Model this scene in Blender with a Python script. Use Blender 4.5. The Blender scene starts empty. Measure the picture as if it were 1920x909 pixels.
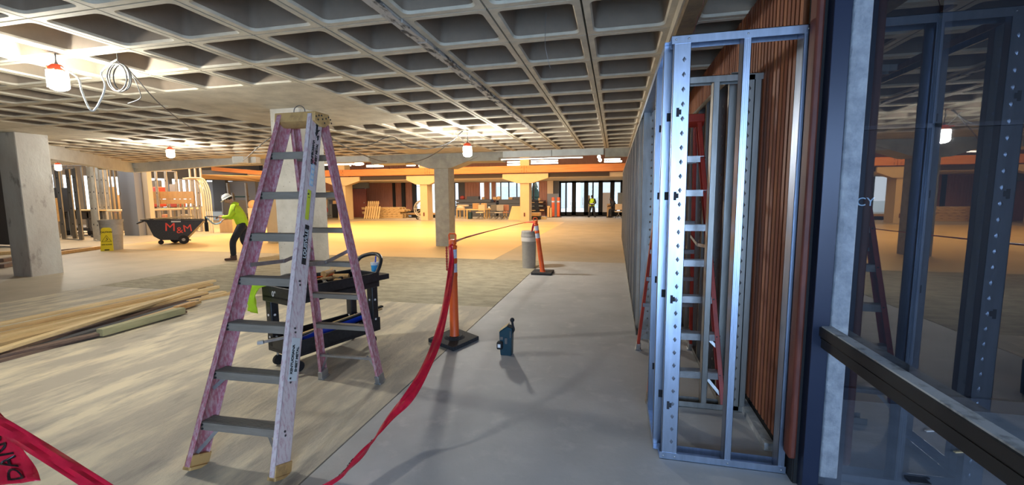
import bpy, bmesh, math, random
from mathutils import Vector as V, Matrix, Euler
random.seed(7)
D = bpy.data; SC = bpy.context.scene; COL = SC.collection
R = math.radians
# ------------------------------------------------------------------ camera
H = 1.65; F = 810.0
def _cam():
    P, Yw, Ro = R(6.1), R(13.4), R(-0.4)
    fw = V((-math.sin(Yw)*math.cos(P), math.cos(Yw)*math.cos(P), -math.sin(P)))
    rt = V((math.cos(Yw), math.sin(Yw), 0)); up = rt.cross(fw)
    return fw, math.cos(Ro)*rt+math.sin(Ro)*up, math.cos(Ro)*up-math.sin(Ro)*rt
FW, RT, UP = _cam()
cd = D.cameras.new('camera'); co = D.objects.new('camera', cd); COL.objects.link(co)
cd.sensor_fit = 'HORIZONTAL'; cd.sensor_width = 36; cd.lens = F/1920*36; cd.clip_start = .02; cd.clip_end = 400
co.matrix_world = Matrix(((RT.x, UP.x, -FW.x, 0), (RT.y, UP.y, -FW.y, 0), (RT.z, UP.z, -FW.z, H), (0, 0, 0, 1)))
SC.camera = co
# ------------------------------------------------------------------ world, lights, exposure
SC.view_settings.view_transform = 'Standard'; SC.view_settings.look = 'None'
SC.view_settings.gamma = 1; SC.view_settings.exposure = 0.42
w = D.worlds.new('world'); SC.world = w; w.use_nodes = True
w.node_tree.nodes['Background'].inputs[0].default_value = (.84, .92, 1, 1)
w.node_tree.nodes['Background'].inputs[1].default_value = 2.2
def area(name, loc, tgt, sx, sy, watt, col):
    l = D.lights.new(name, 'AREA'); l.shape = 'RECTANGLE'; l.size = sx; l.size_y = sy; l.energy = watt; l.color = col
    o = D.objects.new(name, l); COL.objects.link(o); o.location = loc
    o.rotation_euler = (V(tgt)-V(loc)).to_track_quat('-Z', 'Y').to_euler(); return o
area('daylight_entrance', (.6, -3.4, 1.35), (.4, 5, -.6), 2.4, 2.0, 190, (.36, .61, 1))
area('daylight_street', (4.2, -3.6, 2.4), (3.0, 2.5, 0), 3.0, 1.2, 90, (.50, .72, 1))
for x in (-23, -15, -7):
    area('atrium_lamp', (x, 19.5, 5.6), (x, 20, 0), 5, 5, 1000, (1, .60, .24))
area('atrium_lamp', (-9, 26, 5.4), (-9, 27, 2), 14, 2, 380, (1, .66, .30))
area('lobby_lamp', (-9, 31.5, 2.72), (-9, 32, 0), 16, 1.5, 300, (1, .80, .58))
area('workshop_lamp', (-26, 16, 4.4), (-24, 15, 0), 4, 5, 330, (1, .80, .55))

# ------------------------------------------------------------------ picture helpers: a ray of the photograph cut with a real plane
def ray(x, y): return FW*F + RT*(x-960) - UP*(y-454.5)
def fl(x, y, z=0.0):
    d = ray(x, y); return V((0, 0, H)) + d*((z-H)/d.z)
def aty(x, y, Y):
    d = ray(x, y); return V((0, 0, H)) + d*(Y/d.y)
def atx(x, y, X):
    d = ray(x, y); return V((0, 0, H)) + d*(X/d.x)

# ------------------------------------------------------------------ materials
MATS = {}
def mat(name, c, rough=.7, metal=0., c2=None, scale=6., lo=.35, hi=.65, bump=0., bscale=None, stretch=(1, 1, 1), emit=0., detail=5., coat=0., spec=.5, c3=None, s3=2., l3=.5, h3=.6):
    if name in MATS: return MATS[name]
    m = D.materials.new(name); m.use_nodes = True; nt = m.node_tree; N = nt.nodes; L = nt.links
    b = N['Principled BSDF']; b.inputs['Base Color'].default_value = (*c, 1); b.inputs['Roughness'].default_value = rough
    b.inputs['Metallic'].default_value = metal; b.inputs['Coat Weight'].default_value = coat; b.inputs['Specular IOR Level'].default_value = spec
    if emit:
        b.inputs['Emission Color'].default_value = (*c, 1); b.inputs['Emission Strength'].default_value = emit
    if c2 or bump:
        tc = N.new('ShaderNodeTexCoord'); mp = N.new('ShaderNodeMapping'); L.new(tc.outputs['Object'], mp.inputs[0]); mp.inputs['Scale'].default_value = stretch
        def noise(sc, lo, hi):
            n = N.new('ShaderNodeTexNoise'); n.inputs['Scale'].default_value = sc; n.inputs['Detail'].default_value = detail
            n.inputs['Roughness'].default_value = .62; L.new(mp.outputs[0], n.inputs[0])
            mr = N.new('ShaderNodeMapRange'); mr.inputs[1].default_value = lo; mr.inputs[2].default_value = hi; L.new(n.outputs[0], mr.inputs[0]); return n, mr
        n, mr = noise(scale, lo, hi)
        if c2:
            mx = N.new('ShaderNodeMix'); mx.data_type = 'RGBA'; mx.inputs[6].default_value = (*c, 1); mx.inputs[7].default_value = (*c2, 1)
            L.new(mr.outputs[0], mx.inputs[0]); out = mx.outputs[2]
            if c3:
                n3, mr3 = noise(s3, l3, h3)
                m3 = N.new('ShaderNodeMix'); m3.data_type = 'RGBA'; L.new(out, m3.inputs[6]); m3.inputs[7].default_value = (*c3, 1); L.new(mr3.outputs[0], m3.inputs[0]); out = m3.outputs[2]
            L.new(out, b.inputs['Base Color'])
        if bump:
            n2, _ = noise(bscale or scale*4, 0, 1)
            bp = N.new('ShaderNodeBump'); bp.inputs['Strength'].default_value = bump; bp.inputs['Distance'].default_value = .02
            L.new(n2.outputs[0], bp.inputs['Height']); L.new(bp.outputs[0], b.inputs['Normal'])
    MATS[name] = m; return m
def glass(name, tint, ior=1.5, rough=.01):
    m = D.materials.new(name); m.use_nodes = True; nt = m.node_tree; N = nt.nodes; L = nt.links
    N.remove(N['Principled BSDF']); o = N['Material Output']
    t = N.new('ShaderNodeBsdfTransparent'); t.inputs[0].default_value = (*tint, 1)
    g = N.new('ShaderNodeBsdfGlossy'); g.inputs['Roughness'].default_value = rough; g.inputs[0].default_value = (.95, .97, 1, 1)
    f = N.new('ShaderNodeFresnel'); f.inputs[0].default_value = ior
    mx = N.new('ShaderNodeMixShader'); ge = N.new('ShaderNodeNewGeometry'); mu_ = N.new('ShaderNodeMath'); mu_.operation = 'MULTIPLY'; iv = N.new('ShaderNodeMath'); iv.operation = 'SUBTRACT'; iv.inputs[0].default_value = 1
    L.new(ge.outputs['Backfacing'], iv.inputs[1]); L.new(f.outputs[0], mu_.inputs[0]); L.new(iv.outputs[0], mu_.inputs[1]); L.new(mu_.outputs[0], mx.inputs[0]); L.new(t.outputs[0], mx.inputs[1]); L.new(g.outputs[0], mx.inputs[2]); L.new(mx.outputs[0], o.inputs[0])
    return m
M = dict(
 ceil=mat('ceiling_concrete', (.60, .55, .44), .85, c2=(.44, .40, .32), scale=3.2, bump=.25, bscale=30),
 coffer=mat('coffer_concrete', (.66, .60, .47), .85, c2=(.50, .45, .35), scale=4, bump=.2, bscale=35), coffer_shade_side=mat('coffer_side_shaded', (.27, .21, .15), .9, c2=(.21, .165, .12), scale=2, bump=.1, bscale=30), coffer_shade_in=mat('coffer_inner_shaded', (.135, .074, .040), .9, c2=(.10, .056, .03), scale=2, bump=.1, bscale=30),  # coffer sides and tops: same concrete, recess shade put into darker colours
 rough=mat('rough_mortar', (.52, .48, .42), .95, c2=(.08, .07, .06), scale=16, lo=.5, hi=.62, bump=1., bscale=40, stretch=(1, .35, 1)),
 brownconc=mat('brown_edge_beam', (.24, .17, .09), .8, c2=(.14, .10, .06), scale=5, bump=.3),
 col=mat('column_concrete', (.56, .53, .46), .85, c2=(.42, .39, .33), scale=2.2, bump=.3, bscale=24, c3=(.24, .21, .18), s3=26, l3=.66, h3=.72, detail=3),
 colL=mat('left_column_concrete', (.50, .49, .44), .85, c2=(.40, .35, .30), scale=1.4, bump=.3, bscale=20, c3=(.25, .22, .19), s3=3.2, l3=.58, h3=.68, stretch=(1, 1, .5)),
 colG=mat('grey_column_concrete', (.40, .39, .33), .85, c2=(.30, .29, .25), scale=4, bump=.4, bscale=30),
 outconc=mat('outdoor_concrete', (.62, .63, .62), .9, c2=(.38, .39, .40), scale=12, bump=.6, bscale=40),
 fascia=mat('pale_fascia', (.62, .66, .64), .6, c2=(.52, .55, .54), scale=3),
 cream=mat('cream_paint', (.60, .46, .27), .65, c2=(.55, .42, .24), scale=2),
 orange=mat('orange_timber', (.64, .26, .085), .6, c2=(.58, .19, .05), scale=3, stretch=(.3, 1, 4)),
 soffit=mat('soffit', (.55, .46, .32), .8), darkband=mat('dark_band', (.045, .035, .03), .8),
 floorA=mat('floor_grey', (.46, .46, .455), .62, c2=(.37, .37, .365), scale=1.3, lo=.35, hi=.7, bump=.12, bscale=14, c3=(.52, .51, .49), s3=4.5, l3=.55, h3=.75),
 floorB=mat('floor_scraped', (.44, .39, .305), .7, c2=(.72, .63, .45), scale=1.7, lo=.45, hi=.62, bump=.5, bscale=26, stretch=(1.9, .55, 1), detail=12, c3=(.27, .24, .20), s3=3.1, l3=.56, h3=.74),
 floorC=mat('floor_rough_olive', (.30, .27, .19), .85, c2=(.42, .37, .26), scale=5, lo=.4, hi=.62, bump=.9, bscale=14, stretch=(.6, 1.4, 1), detail=9, c3=(.20, .17, .11), s3=9, l3=.58, h3=.7),
 floorD=mat('floor_amber', (.66, .49, .25), .42, c2=(.60, .43, .20), scale=.8, bump=.1, bscale=8, stretch=(.3, 1, 1)),
 floorE=mat('floor_tan', (.44, .38, .29), .6, c2=(.37, .32, .24), scale=1.2, bump=.15, bscale=10),
 joint=mat('joint_dark', (.05, .045, .04), .9),
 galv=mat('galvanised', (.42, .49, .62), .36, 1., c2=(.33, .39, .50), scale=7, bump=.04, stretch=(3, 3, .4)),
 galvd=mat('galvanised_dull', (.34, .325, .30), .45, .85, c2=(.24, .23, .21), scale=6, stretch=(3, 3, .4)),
 galvw=mat('galvanised_warm', (.60, .56, .48), .5, .5, c2=(.48, .44, .37), scale=5),
 hole=mat('punch_dark', (.02, .02, .025), .8),
 pinkfib=mat('worn_pink_fibreglass', (.42, .12, .15), .6, c2=(.56, .36, .36), scale=30, lo=.40, hi=.64, bump=.15, bscale=80, stretch=(2, 2, .8), detail=10),
 pinkpale=mat('bleached_fibreglass', (.66, .54, .51), .65, c2=(.50, .28, .29), scale=34, lo=.48, hi=.68, bump=.15, bscale=60, stretch=(2, 2, .6), detail=10),
 alu=mat('worn_aluminium', (.20, .165, .125), .7, 0, c2=(.25, .21, .165), scale=10, stretch=(.5, 3, 3), bump=.1),
 aluc=mat('bright_aluminium', (.50, .50, .50), .4, .8, c2=(.36, .36, .36), scale=12),
 yell=mat('mustard_cap', (.58, .34, .12), .6, c2=(.38, .21, .08), scale=16, lo=.5, hi=.7),
 redfib=mat('red_fibreglass', (.46, .04, .02), .45, c2=(.34, .03, .016), scale=8),
 rivet=mat('rivet', (.05, .05, .05), .5, .4),
 black=mat('black_plastic', (.014, .015, .017), .42, c2=(.026, .027, .03), scale=30, bump=.1),
 blackm=mat('matt_black', (.012, .012, .013), .8),
 rubber=mat('speckled_rubber', (.025, .025, .027), .8, c2=(.12, .12, .12), scale=90, lo=.55, hi=.7, bump=.3, bscale=90),
 orangep=mat('orange_post', (.86, .13, .02), .42, c2=(.74, .10, .02), scale=6),
 white=mat('white', (.80, .80, .80), .5), reflect=mat('reflective_band', (.70, .72, .80), .3, c2=(.50, .52, .62), scale=40),
 tape=mat('danger_tape', (.60, .012, .035), .28, c2=(.46, .008, .03), scale=18, bump=.12, bscale=14), tapelet=mat('tape_black', (.012, .006, .008), .35),
 grey=mat('grey_plastic', (.34, .315, .28), .55, c2=(.29, .27, .24), scale=10), greyd=mat('grey_plastic_dark', (.13, .12, .11), .6),
 liner=mat('clear_liner', (.62, .58, .52), .3),
 teal=mat('dark_teal', (.008, .045, .065), .4), blue=mat('blue_tube', (.01, .06, .55), .4), cyan=mat('cyan_cup', (.05, .38, .72), .4),
 lime=mat('hi_vis_yellow', (.56, .78, .02), .75, c2=(.48, .70, .02), scale=9, bump=.3, bscale=14),
 dark=mat('dark_cloth', (.014, .015, .02), .9, c2=(.026, .027, .034), scale=12, bump=.3), skin=mat('skin', (.50, .27, .18), .6), skind=mat('deep_skin', (.07, .035, .02), .6),
 helmet=mat('white_helmet', (.80, .80, .76), .35), boot=mat('brown_boot', (.07, .03, .02), .6), hair=mat('hair', (.03, .02, .015), .8),
 pine=mat('pine', (.60, .42, .20), .7, c2=(.48, .31, .13), scale=5, stretch=(8, .6, 8), bump=.1), pine2=mat('pine_pale', (.70, .53, .28), .7, c2=(.60, .42, .20), scale=5, stretch=(8, .6, 8)),
 pined=mat('dark_board', (.12, .075, .055), .8, c2=(.18, .12, .09), scale=6, stretch=(8, .6, 8)), green=mat('treated_timber', (.38, .35, .20), .75, c2=(.28, .28, .15), scale=5, stretch=(5, .8, 5)),
 ply=mat('plywood', (.62, .38, .16), .7, c2=(.54, .32, .13), scale=4, stretch=(4, 4, .5)),
 slat=mat('cedar_slat', (.30, .095, .035), .55, c2=(.19, .055, .022), scale=5, stretch=(9, 9, .6), bump=.12), slatb=mat('cedar_slat_light', (.42, .16, .065), .55, c2=(.30, .10, .04), scale=5, stretch=(9, 9, .6), bump=.12), slatc=mat('cedar_slat_deep', (.22, .065, .028), .55, c2=(.30, .10, .045), scale=6, stretch=(9, 9, .6), bump=.12),
 wood=mat('maroon_siding', (.40, .18, .12), .65, c2=(.30, .13, .085), scale=4, stretch=(6, 6, .4)),
 door=mat('door_wood', (.20, .05, .03), .5, c2=(.15, .035, .02), scale=4, stretch=(6, 6, .4)),
 navy=mat('navy_frame', (.018, .026, .055), .3, .2, spec=.6), railm=mat('black_rail', (.014, .014, .014), .45, .2), railt=mat('lit_rail_top', (.42, .46, .50), .6, c2=(.20, .22, .24), scale=9, lo=.5, hi=.6),  # rail top: the light lying on it is put into a paler colour
 storefront=mat('dark_storefront', (.006, .008, .013), .5, spec=.2), mulld=mat('dark_mullion', (.010, .013, .022), .5, spec=.3), pave=mat('paving', (.30, .33, .38), .75, c2=(.22, .245, .28), scale=3, bump=.2),
 wallg=mat('dark_grey_wall', (.085, .085, .09), .8), wallm=mat('mid_grey_wall', (.24, .24, .25), .8), beige=mat('beige_board', (.62, .48, .32), .8), counter=mat('grey_counter', (.16, .17, .16), .6),
 tube=mat('lamp_tube', (1, .90, .74), .4, emit=5), led=mat('led_body', (1, .98, .90), .4, emit=520), ledcap=mat('lamp_cap_orange', (.80, .09, .03), .5), ledfar=mat('led_body_far', (1, 1, .96), .4, emit=60),
 cable=mat('grey_cable', (.08, .08, .08), .6), cablew=mat('white_cable', (.66, .68, .66), .5), sign=mat('yellow_sign', (.80, .62, .02), .45), red=mat('red_paint', (.38, .05, .035), .6), paintred=mat('spray_red', (.75, .07, .04), .6),
 card=mat('cardboard', (.46, .28, .13), .8), sky=mat('blue_glass_panel', (.45, .62, .85), .3), tree=mat('dark_conifer', (.03, .06, .04), .9), redbrown=mat('end_post_brown', (.15, .035, .018), .55, c2=(.09, .02, .012), scale=8, stretch=(3, 3, .6)),
 beampale=mat('pale_soffit_timber', (.60, .42, .26), .8), strap=mat('sticker_white', (.62, .62, .60), .5), labelb=mat('label_blue', (.35, .52, .66), .5), ylabel=mat('label_yellow', (.60, .62, .05), .5), conduit=mat('cream_conduit', (.72, .60, .42), .5))
GLASS = glass('clear_glass', (.86, .90, .94), 1.35); GLASSD = glass('tinted_glass', (.80, .84, .90), 2.0)
GLASSW = glass('window_glass', (.92, .95, 1), 1.3)

# ------------------------------------------------------------------ mesh helpers
def root_of(o):
    while o.parent: o = o.parent
    return o
class MB:
    def __init__(s): s.v = []; s.f = []; s.sm = []
    def add(s, vs, fs, smooth=False):
        n = len(s.v); s.v += [V(a) for a in vs]; s.f += [[i+n for i in f] for f in fs]; s.sm += [smooth]*len(fs); return s
    def para(s, o, a, b, c):
        o, a, b, c = V(o), V(a), V(b), V(c)
        if a.cross(b).dot(c) < 0: a, b = b, a
        p = [o, o+a, o+a+b, o+b, o+c, o+a+c, o+a+b+c, o+b+c]
        return s.add(p, [(0, 3, 2, 1), (4, 5, 6, 7), (0, 1, 5, 4), (1, 2, 6, 5), (2, 3, 7, 6), (3, 0, 4, 7)])
    def b(s, x0, x1, y0, y1, z0, z1):
        x0, x1 = min(x0, x1), max(x0, x1); y0, y1 = min(y0, y1), max(y0, y1); z0, z1 = min(z0, z1), max(z0, z1)
        return s.para((x0, y0, z0), (x1-x0, 0, 0), (0, y1-y0, 0), (0, 0, z1-z0))
    def bar(s, p, q, w, h, up=(0, 0, 1)):
        p, q = V(p), V(q); d = (q-p).normalized(); u = V(up); sd = d.cross(u)
        if sd.length < 1e-4: sd = d.cross(V((0, 1, 0)))
        sd.normalize(); u = sd.cross(d)
        return s.para(p-sd*w/2-u*h/2, q-p, sd*w, u*h)
    def chan(s, p, q, wv, fv, w=.092, f=.038, t=.003, lip=0):
        p, q, wv, fv = V(p), V(q), V(wv).normalized(), V(fv).normalized()
        s.para(p-wv*w/2, q-p, wv*w, fv*t)
        for k in (-1, 1):
            o = p+wv*(w/2*k); s.para(o, q-p, -wv*t*k, fv*f)
            if lip: s.para(o+fv*(f-t), q-p, -wv*lip*k, fv*t)
        return s
    def tube(s, p, q, r, r2=None, n=10, cap=True):
        p, q = V(p), V(q); r2 = r if r2 is None else r2; d = (q-p).normalized(); a = d.orthogonal().normalized(); b = d.cross(a)
        vs = []
        for c, rr in ((p, r), (q, r2)):
            vs += [c+(a*math.cos(6.28319*i/n)+b*math.sin(6.28319*i/n))*rr for i in range(n)]
        m = len(s.v); s.add(vs, [(i, (i+1) % n, n+(i+1) % n, n+i) for i in range(n)], True)
        if cap: s.add(vs[:n], [list(range(n))[::-1]]); s.add(vs[n:], [list(range(n))])
        return s
    def path(s, pts, r, n=7, closed=False):
        pts = [V(p) for p in pts]; m = len(pts); vs = []; a = None
        for i, p in enumerate(pts):
            d = (pts[(i+1) % m] if (closed or i < m-1) else p)-(pts[i-1] if (closed or i > 0) else p)
            d.normalize(); a = d.orthogonal().normalized() if a is None else (a-d*a.dot(d)).normalized(); b = d.cross(a)
            vs += [p+(a*math.cos(6.28319*k/n)+b*math.sin(6.28319*k/n))*r for k in range(n)]
        fs = []
        for i in range(m if closed else m-1):
            j = (i+1) % m; fs += [(i*n+k, i*n+(k+1) % n, j*n+(k+1) % n, j*n+k) for k in range(n)]
        if not closed: fs += [list(range(n))[::-1], [(m-1)*n+k for k in range(n)]]
        return s.add(vs, fs, True)
    def lathe(s, prof, o=(0, 0, 0), n=20, ax=None, cap=True):
        o = V(o); ax = V(ax or (0, 0, 1)).normalized(); a = ax.orthogonal().normalized(); b = ax.cross(a); vs = []
        for r, z in prof: vs += [o+ax*z+(a*math.cos(6.28319*k/n)+b*math.sin(6.28319*k/n))*r for k in range(n)]
        fs = [(i*n+k, i*n+(k+1) % n, (i+1)*n+(k+1) % n, (i+1)*n+k) for i in range(len(prof)-1) for k in range(n)]
        s.add(vs, fs, True)
        if cap: s.add(vs[:n], [list(range(n))[::-1]]); s.add(vs[-n:], [list(range(n))])
        return s
    def prism(s, poly, vec):
        poly = [V(p) for p in poly]; vec = V(vec); n = len(poly)
        return s.add(poly+[p+vec for p in poly], [list(range(n))[::-1], [n+i for i in range(n)]]+[(i, (i+1) % n, n+(i+1) % n, n+i) for i in range(n)])
    def ball(s, c, r, n=10, sc=(1, 1, 1)):
        c = V(c); vs = []; fs = []
        for i in range(n+1):
            t = math.pi*i/n
            for k in range(2*n):
                p = math.pi*k/n; vs.append(c+V((math.sin(t)*math.cos(p)*r*sc[0], math.sin(t)*math.sin(p)*r*sc[1], math.cos(t)*r*sc[2])))
        for i in range(n):
            for k in range(2*n): fs.append((i*2*n+k, (i+1)*2*n+k, (i+1)*2*n+(k+1) % (2*n), i*2*n+(k+1) % (2*n)))
        return s.add(vs, fs, True)
    def px(s, x0, y0, x1, y1, Y, dy):      # box whose front face stands in the plane Y and covers that part of the view
        a = aty(x0, (y0+y1)/2, Y); b_ = aty(x1, (y0+y1)/2, Y); t = aty((x0+x1)/2, y0, Y); u = aty((x0+x1)/2, y1, Y)
        return s.b(a.x, b_.x, Y, Y+dy, max(0, u.z), t.z)
    def build(s, name, m, parent=None, bevel=0, recalc=False, stuff=False):
        off = root_of(parent).location if parent else V((0, 0, 0))
        me = D.meshes.new(name); me.from_pydata([v-off for v in s.v], [], s.f)
        me.polygons.foreach_set('use_smooth', s.sm); me.materials.append(M[m] if isinstance(m, str) else m)
        if recalc:
            bm = bmesh.new(); bm.from_mesh(me); bmesh.ops.recalc_face_normals(bm, faces=bm.faces); bm.to_mesh(me); bm.free()
        me.validate(); me.update(); me.set_sharp_from_angle(angle=R(40))
        o = D.objects.new(name, me); COL.objects.link(o)
        if parent: o.parent = parent
        if bevel:
            bv = o.modifiers.new('bevel', 'BEVEL'); bv.width = bevel; bv.segments = 2; bv.limit_method = 'ANGLE'; bv.angle_limit = R(40)
        if stuff: o['kind'] = 'stuff'
        return o
def thing(name, label, cat, loc=(0, 0, 0), group=None):
    o = D.objects.new(name, None); COL.objects.link(o); o.location = loc; o.empty_display_size = .1
    o['label'] = label; o['category'] = cat
    if group: o['group'] = group
    return o
def tag(o, label, cat, group=None):
    o['label'] = label; o['category'] = cat
    if group: o['group'] = group
    return o
def struct(o): o['kind'] = 'structure'; return o
def one(mb, name, m, label, cat, group=None, **k): return tag(centre(mb.build(name, m, **k)), label, cat, group)
def centre(o):          # put a single-mesh thing's origin at its base
    me = o.data; xs = [v.co for v in me.vertices]
    c = V(((min(p.x for p in xs)+max(p.x for p in xs))/2, (min(p.y for p in xs)+max(p.y for p in xs))/2, min(p.z for p in xs)))
    me.transform(Matrix.Translation(-c)); o.location = c; return o
def copy_tree(o, parent=None):
    c = o.copy(); COL.objects.link(c); c.parent = parent
    for ch in list(o.children): copy_tree(ch, c)
    return c
def text(s, size, origin, xdir, ydir, m, parent=None, name='lettering', ext=.001, align='CENTER', spacing=1., bold=0):
    cu = D.curves.new('t', 'FONT'); cu.body = s; cu.size = size; cu.align_x = align; cu.align_y = 'CENTER'; cu.extrude = ext; cu.offset = bold; cu.space_character = spacing; cu.resolution_u = 3
    o = D.objects.new('t', cu); COL.objects.link(o); dg = bpy.context.evaluated_depsgraph_get(); me = D.meshes.new_from_object(o.evaluated_get(dg)); D.objects.remove(o); D.curves.remove(cu)
    x = V(xdir).normalized(); y = V(ydir).normalized(); z = x.cross(y); og = V(origin)
    if parent: og = og-root_of(parent).location
    me.transform(Matrix(((x.x, y.x, z.x, og.x), (x.y, y.y, z.y, og.y), (x.z, y.z, z.z, og.z), (0, 0, 0, 1))))
    me.materials.clear(); me.materials.append(M[m]); me.name = name
    r = D.objects.new(name, me); COL.objects.link(r)
    if parent: r.parent = parent
    return r
def cat(pts, k=6):      # Catmull-Rom through points
    pts = [V(p) for p in pts]; P = [pts[0]*2-pts[1]]+pts+[pts[-1]*2-pts[-2]]; out = []
    for i in range(1, len(P)-2):
        a, b, c, d = P[i-1:i+3]
        for j in range(k):
            t = j/k; out.append(.5*((2*b)+(c-a)*t+(2*a-5*b+4*c-d)*t*t+(3*b-a-3*c+d)*t**3))
    return out+[pts[-1]]

# ================================================================== SETTING
fb = struct(MB().b(-48, 12, -6, 46, -.30, -.02).build('floor', 'joint'))
def slab(x0, x1, y0, y1, m): return MB().b(x0, x1, y0, y1, -.02, 0).build('floor_slab', m, fb)
g = .006
slab(-1.745, 1.15, -6, 10.85, 'floorA')
slab(-9.6, -1.745-g*2, -6, 6.1, 'floorB'); slab(-9.6, -1.745-g*2, 6.1+g, 10.85, 'floorC')
slab(-48, -9.6-g, -6, 10.85, 'floorE'); slab(-3.08, 1.15, 10.85+g, 27.4, 'floorE'); slab(-17.5, -3.08-g, 10.85+g, 27.4, 'floorD'); slab(-48, -17.5-g, 10.85+g, 27.4, 'floorE')
slab(-48, 1.15, 27.4+g, 46, 'floorE')
for i in range(4):
    for j in range(4):
        x = 1.16+i*1.2; y = -1.9+j*1.45; slab(x, x+1.19, y, y+1.44, 'pave')
slab(5.96, 12, -6, 3.9, 'pave'); slab(1.16, 5.95, -6, -1.91, 'pave')
# ceiling: precast coffers hung side by side under the slab
CX0, CY0, SX, SY, CZ = -.266, 4.004, .70, .721, 3.05
cl = struct(MB().b(-22, .44, -3.3, 13.38, CZ+.345, CZ+.6).build('ceiling', 'coffer'))
def coffer_mesh():
    m = MB(); hx, hy = SX/2-.008, SY/2-.007; ax, ay = SX/2-.058, SY/2-.058; tx, ty = SX/2-.11, SY/2-.11
    def rr(a, b, r, z):
        o = []
        for (cx, cy, a0) in ((a-r, b-r, 0), (-(a-r), b-r, 90), (-(a-r), -(b-r), 180), (a-r, -(b-r), 270)):
            for k in range(4): t = R(a0+30*k); o.append((cx+r*math.cos(t), cy+r*math.sin(t), z))
        return o
    O = [(hx, hy, 0), (-hx, hy, 0), (-hx, -hy, 0), (hx, -hy, 0)]; U = [(x, y, .1) for x, y, _ in O]
    A = rr(ax, ay, .05, 0); B = rr(ax-.012, ay-.012, .05, .02); C = rr(tx, ty, .05, .335)
    vs = O+U+A+B+C; a0, b0, c0 = 8, 24, 40; fs = []
    for i in range(4):
        j = (i+1) % 4
        for k in range(3): fs.append((i, a0+4*i+k+1, a0+4*i+k)[::1])
        fs.append((i, j, a0+(4*i+4) % 16, a0+4*i+3)); fs.append((i, 4+i, 4+j, j))
    for k in range(16):
        l = (k+1) % 16; fs.append((a0+k, a0+l, b0+l, b0+k)); fs.append((b0+k, b0+l, c0+l, c0+k))
    fs.append([c0+k for k in range(16)])
    m.add(vs, fs); return m
cm = coffer_mesh().build('coffer', 'coffer', recalc=False); cme = cm.data; D.objects.remove(cm); cme.materials.append(M['coffer_shade_in']); cme.materials.append(M['coffer_shade_side'])
for p_ in cme.polygons:  # recess faces take the colours darkened for shade
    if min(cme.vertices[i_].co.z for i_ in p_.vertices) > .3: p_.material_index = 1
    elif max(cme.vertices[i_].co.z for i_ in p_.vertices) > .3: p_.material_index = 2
bmm = bmesh.new(); bmm.from_mesh(cme); bmesh.ops.recalc_face_normals(bmm, faces=bmm.faces); bmesh.ops.reverse_faces(bmm, faces=bmm.faces); bmm.to_mesh(cme); bmm.free()
def solid(i, j):        # cells filled solid round a column
    x = CX0+SX*(i+.5); y = CY0+SY*(j+.5)
    for (x0, x1) in ((-6.57, -3.77), (-13.57, -10.77), (-20.57, -17.77)):
        for (y0, y1) in ((4.72, 7.61), (11.93, 14.8), (-2.5, .4)):
            if x0 < x < x1 and y0 < y < y1: return True
    return False
cells = [(i, j) for i in range(-31, 1) for j in range(-10, 13) if not solid(i, j)]
def dist(c): x = CX0+SX*(c[0]+.5); y = CY0+SY*(c[1]+.5); return math.hypot(x, y) + (60 if (V((x, y, 1.4)).dot(FW) < .4 or abs(V((x, y, 1.4)).dot(RT)/V((x, y, 1.4)).dot(FW)) > 1.4) else 0)
cells.sort(key=dist)
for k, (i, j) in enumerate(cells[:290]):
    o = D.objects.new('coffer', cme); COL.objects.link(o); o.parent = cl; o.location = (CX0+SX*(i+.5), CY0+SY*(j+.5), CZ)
m = MB(); vv = [v.co.copy() for v in cme.vertices]; ff = [list(p.vertices) for p in cme.polygons]
for (i, j) in cells[290:]: m.add([p+V((CX0+SX*(i+.5), CY0+SY*(j+.5), CZ)) for p in vv], ff)
cf = m.build('coffer_field', 'coffer', cl, stuff=True); cf.data.materials.append(M['coffer_shade_in']); cf.data.materials.append(M['coffer_shade_side'])
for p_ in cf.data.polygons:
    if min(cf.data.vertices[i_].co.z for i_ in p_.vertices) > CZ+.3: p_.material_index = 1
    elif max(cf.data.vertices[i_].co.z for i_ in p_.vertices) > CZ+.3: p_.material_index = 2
for (x0, x1) in ((-6.57, -3.77), (-13.57, -10.77), (-20.57, -17.77)):
    for (y0, y1) in ((4.72, 7.61), (11.93, 13.38)):
        n = 4 if y1 < 10 else 2; st = (y1-y0)/n
        for k in range(n): MB().b(x0+.004, x1-.004, y0+st*k+.003, y0+st*(k+1)-.003, CZ+.001*(k % 2), CZ+.34).build('drop_panel', 'ceil', cl, bevel=.004)
m = MB(); px0 = -1.70
for k in range(60):
    y = .6+k*.15; a = random.uniform(-.008, .008); m.b(px0-.06+a, px0+.03+a, y, y+.149, CZ-.018-random.random()*.012, CZ+.05)
m.build('mortar_strip', 'rough', cl)
# right-hand edge beam and the darker bay beyond it
e = struct(MB().b(.44, .56, -3, 13.5, 2.90, 3.30).build('trim_1', 'brownconc')); MB().b(.425, .445, -3, 13.5, 2.96, 3.06).build('edge_strip', 'ceil', e)
ce2 = struct(MB().b(.56, 1.3, -3, 13.5, 3.42, 3.6).build('ceiling_side', 'brownconc'))
for j in range(-6, 10):
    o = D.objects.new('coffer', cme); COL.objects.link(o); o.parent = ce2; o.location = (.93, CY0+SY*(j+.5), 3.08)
struct(MB().b(1.3, 12, -6, 4.4, 3.1, 3.3).build('ceiling_outside', 'wallg'))
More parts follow.
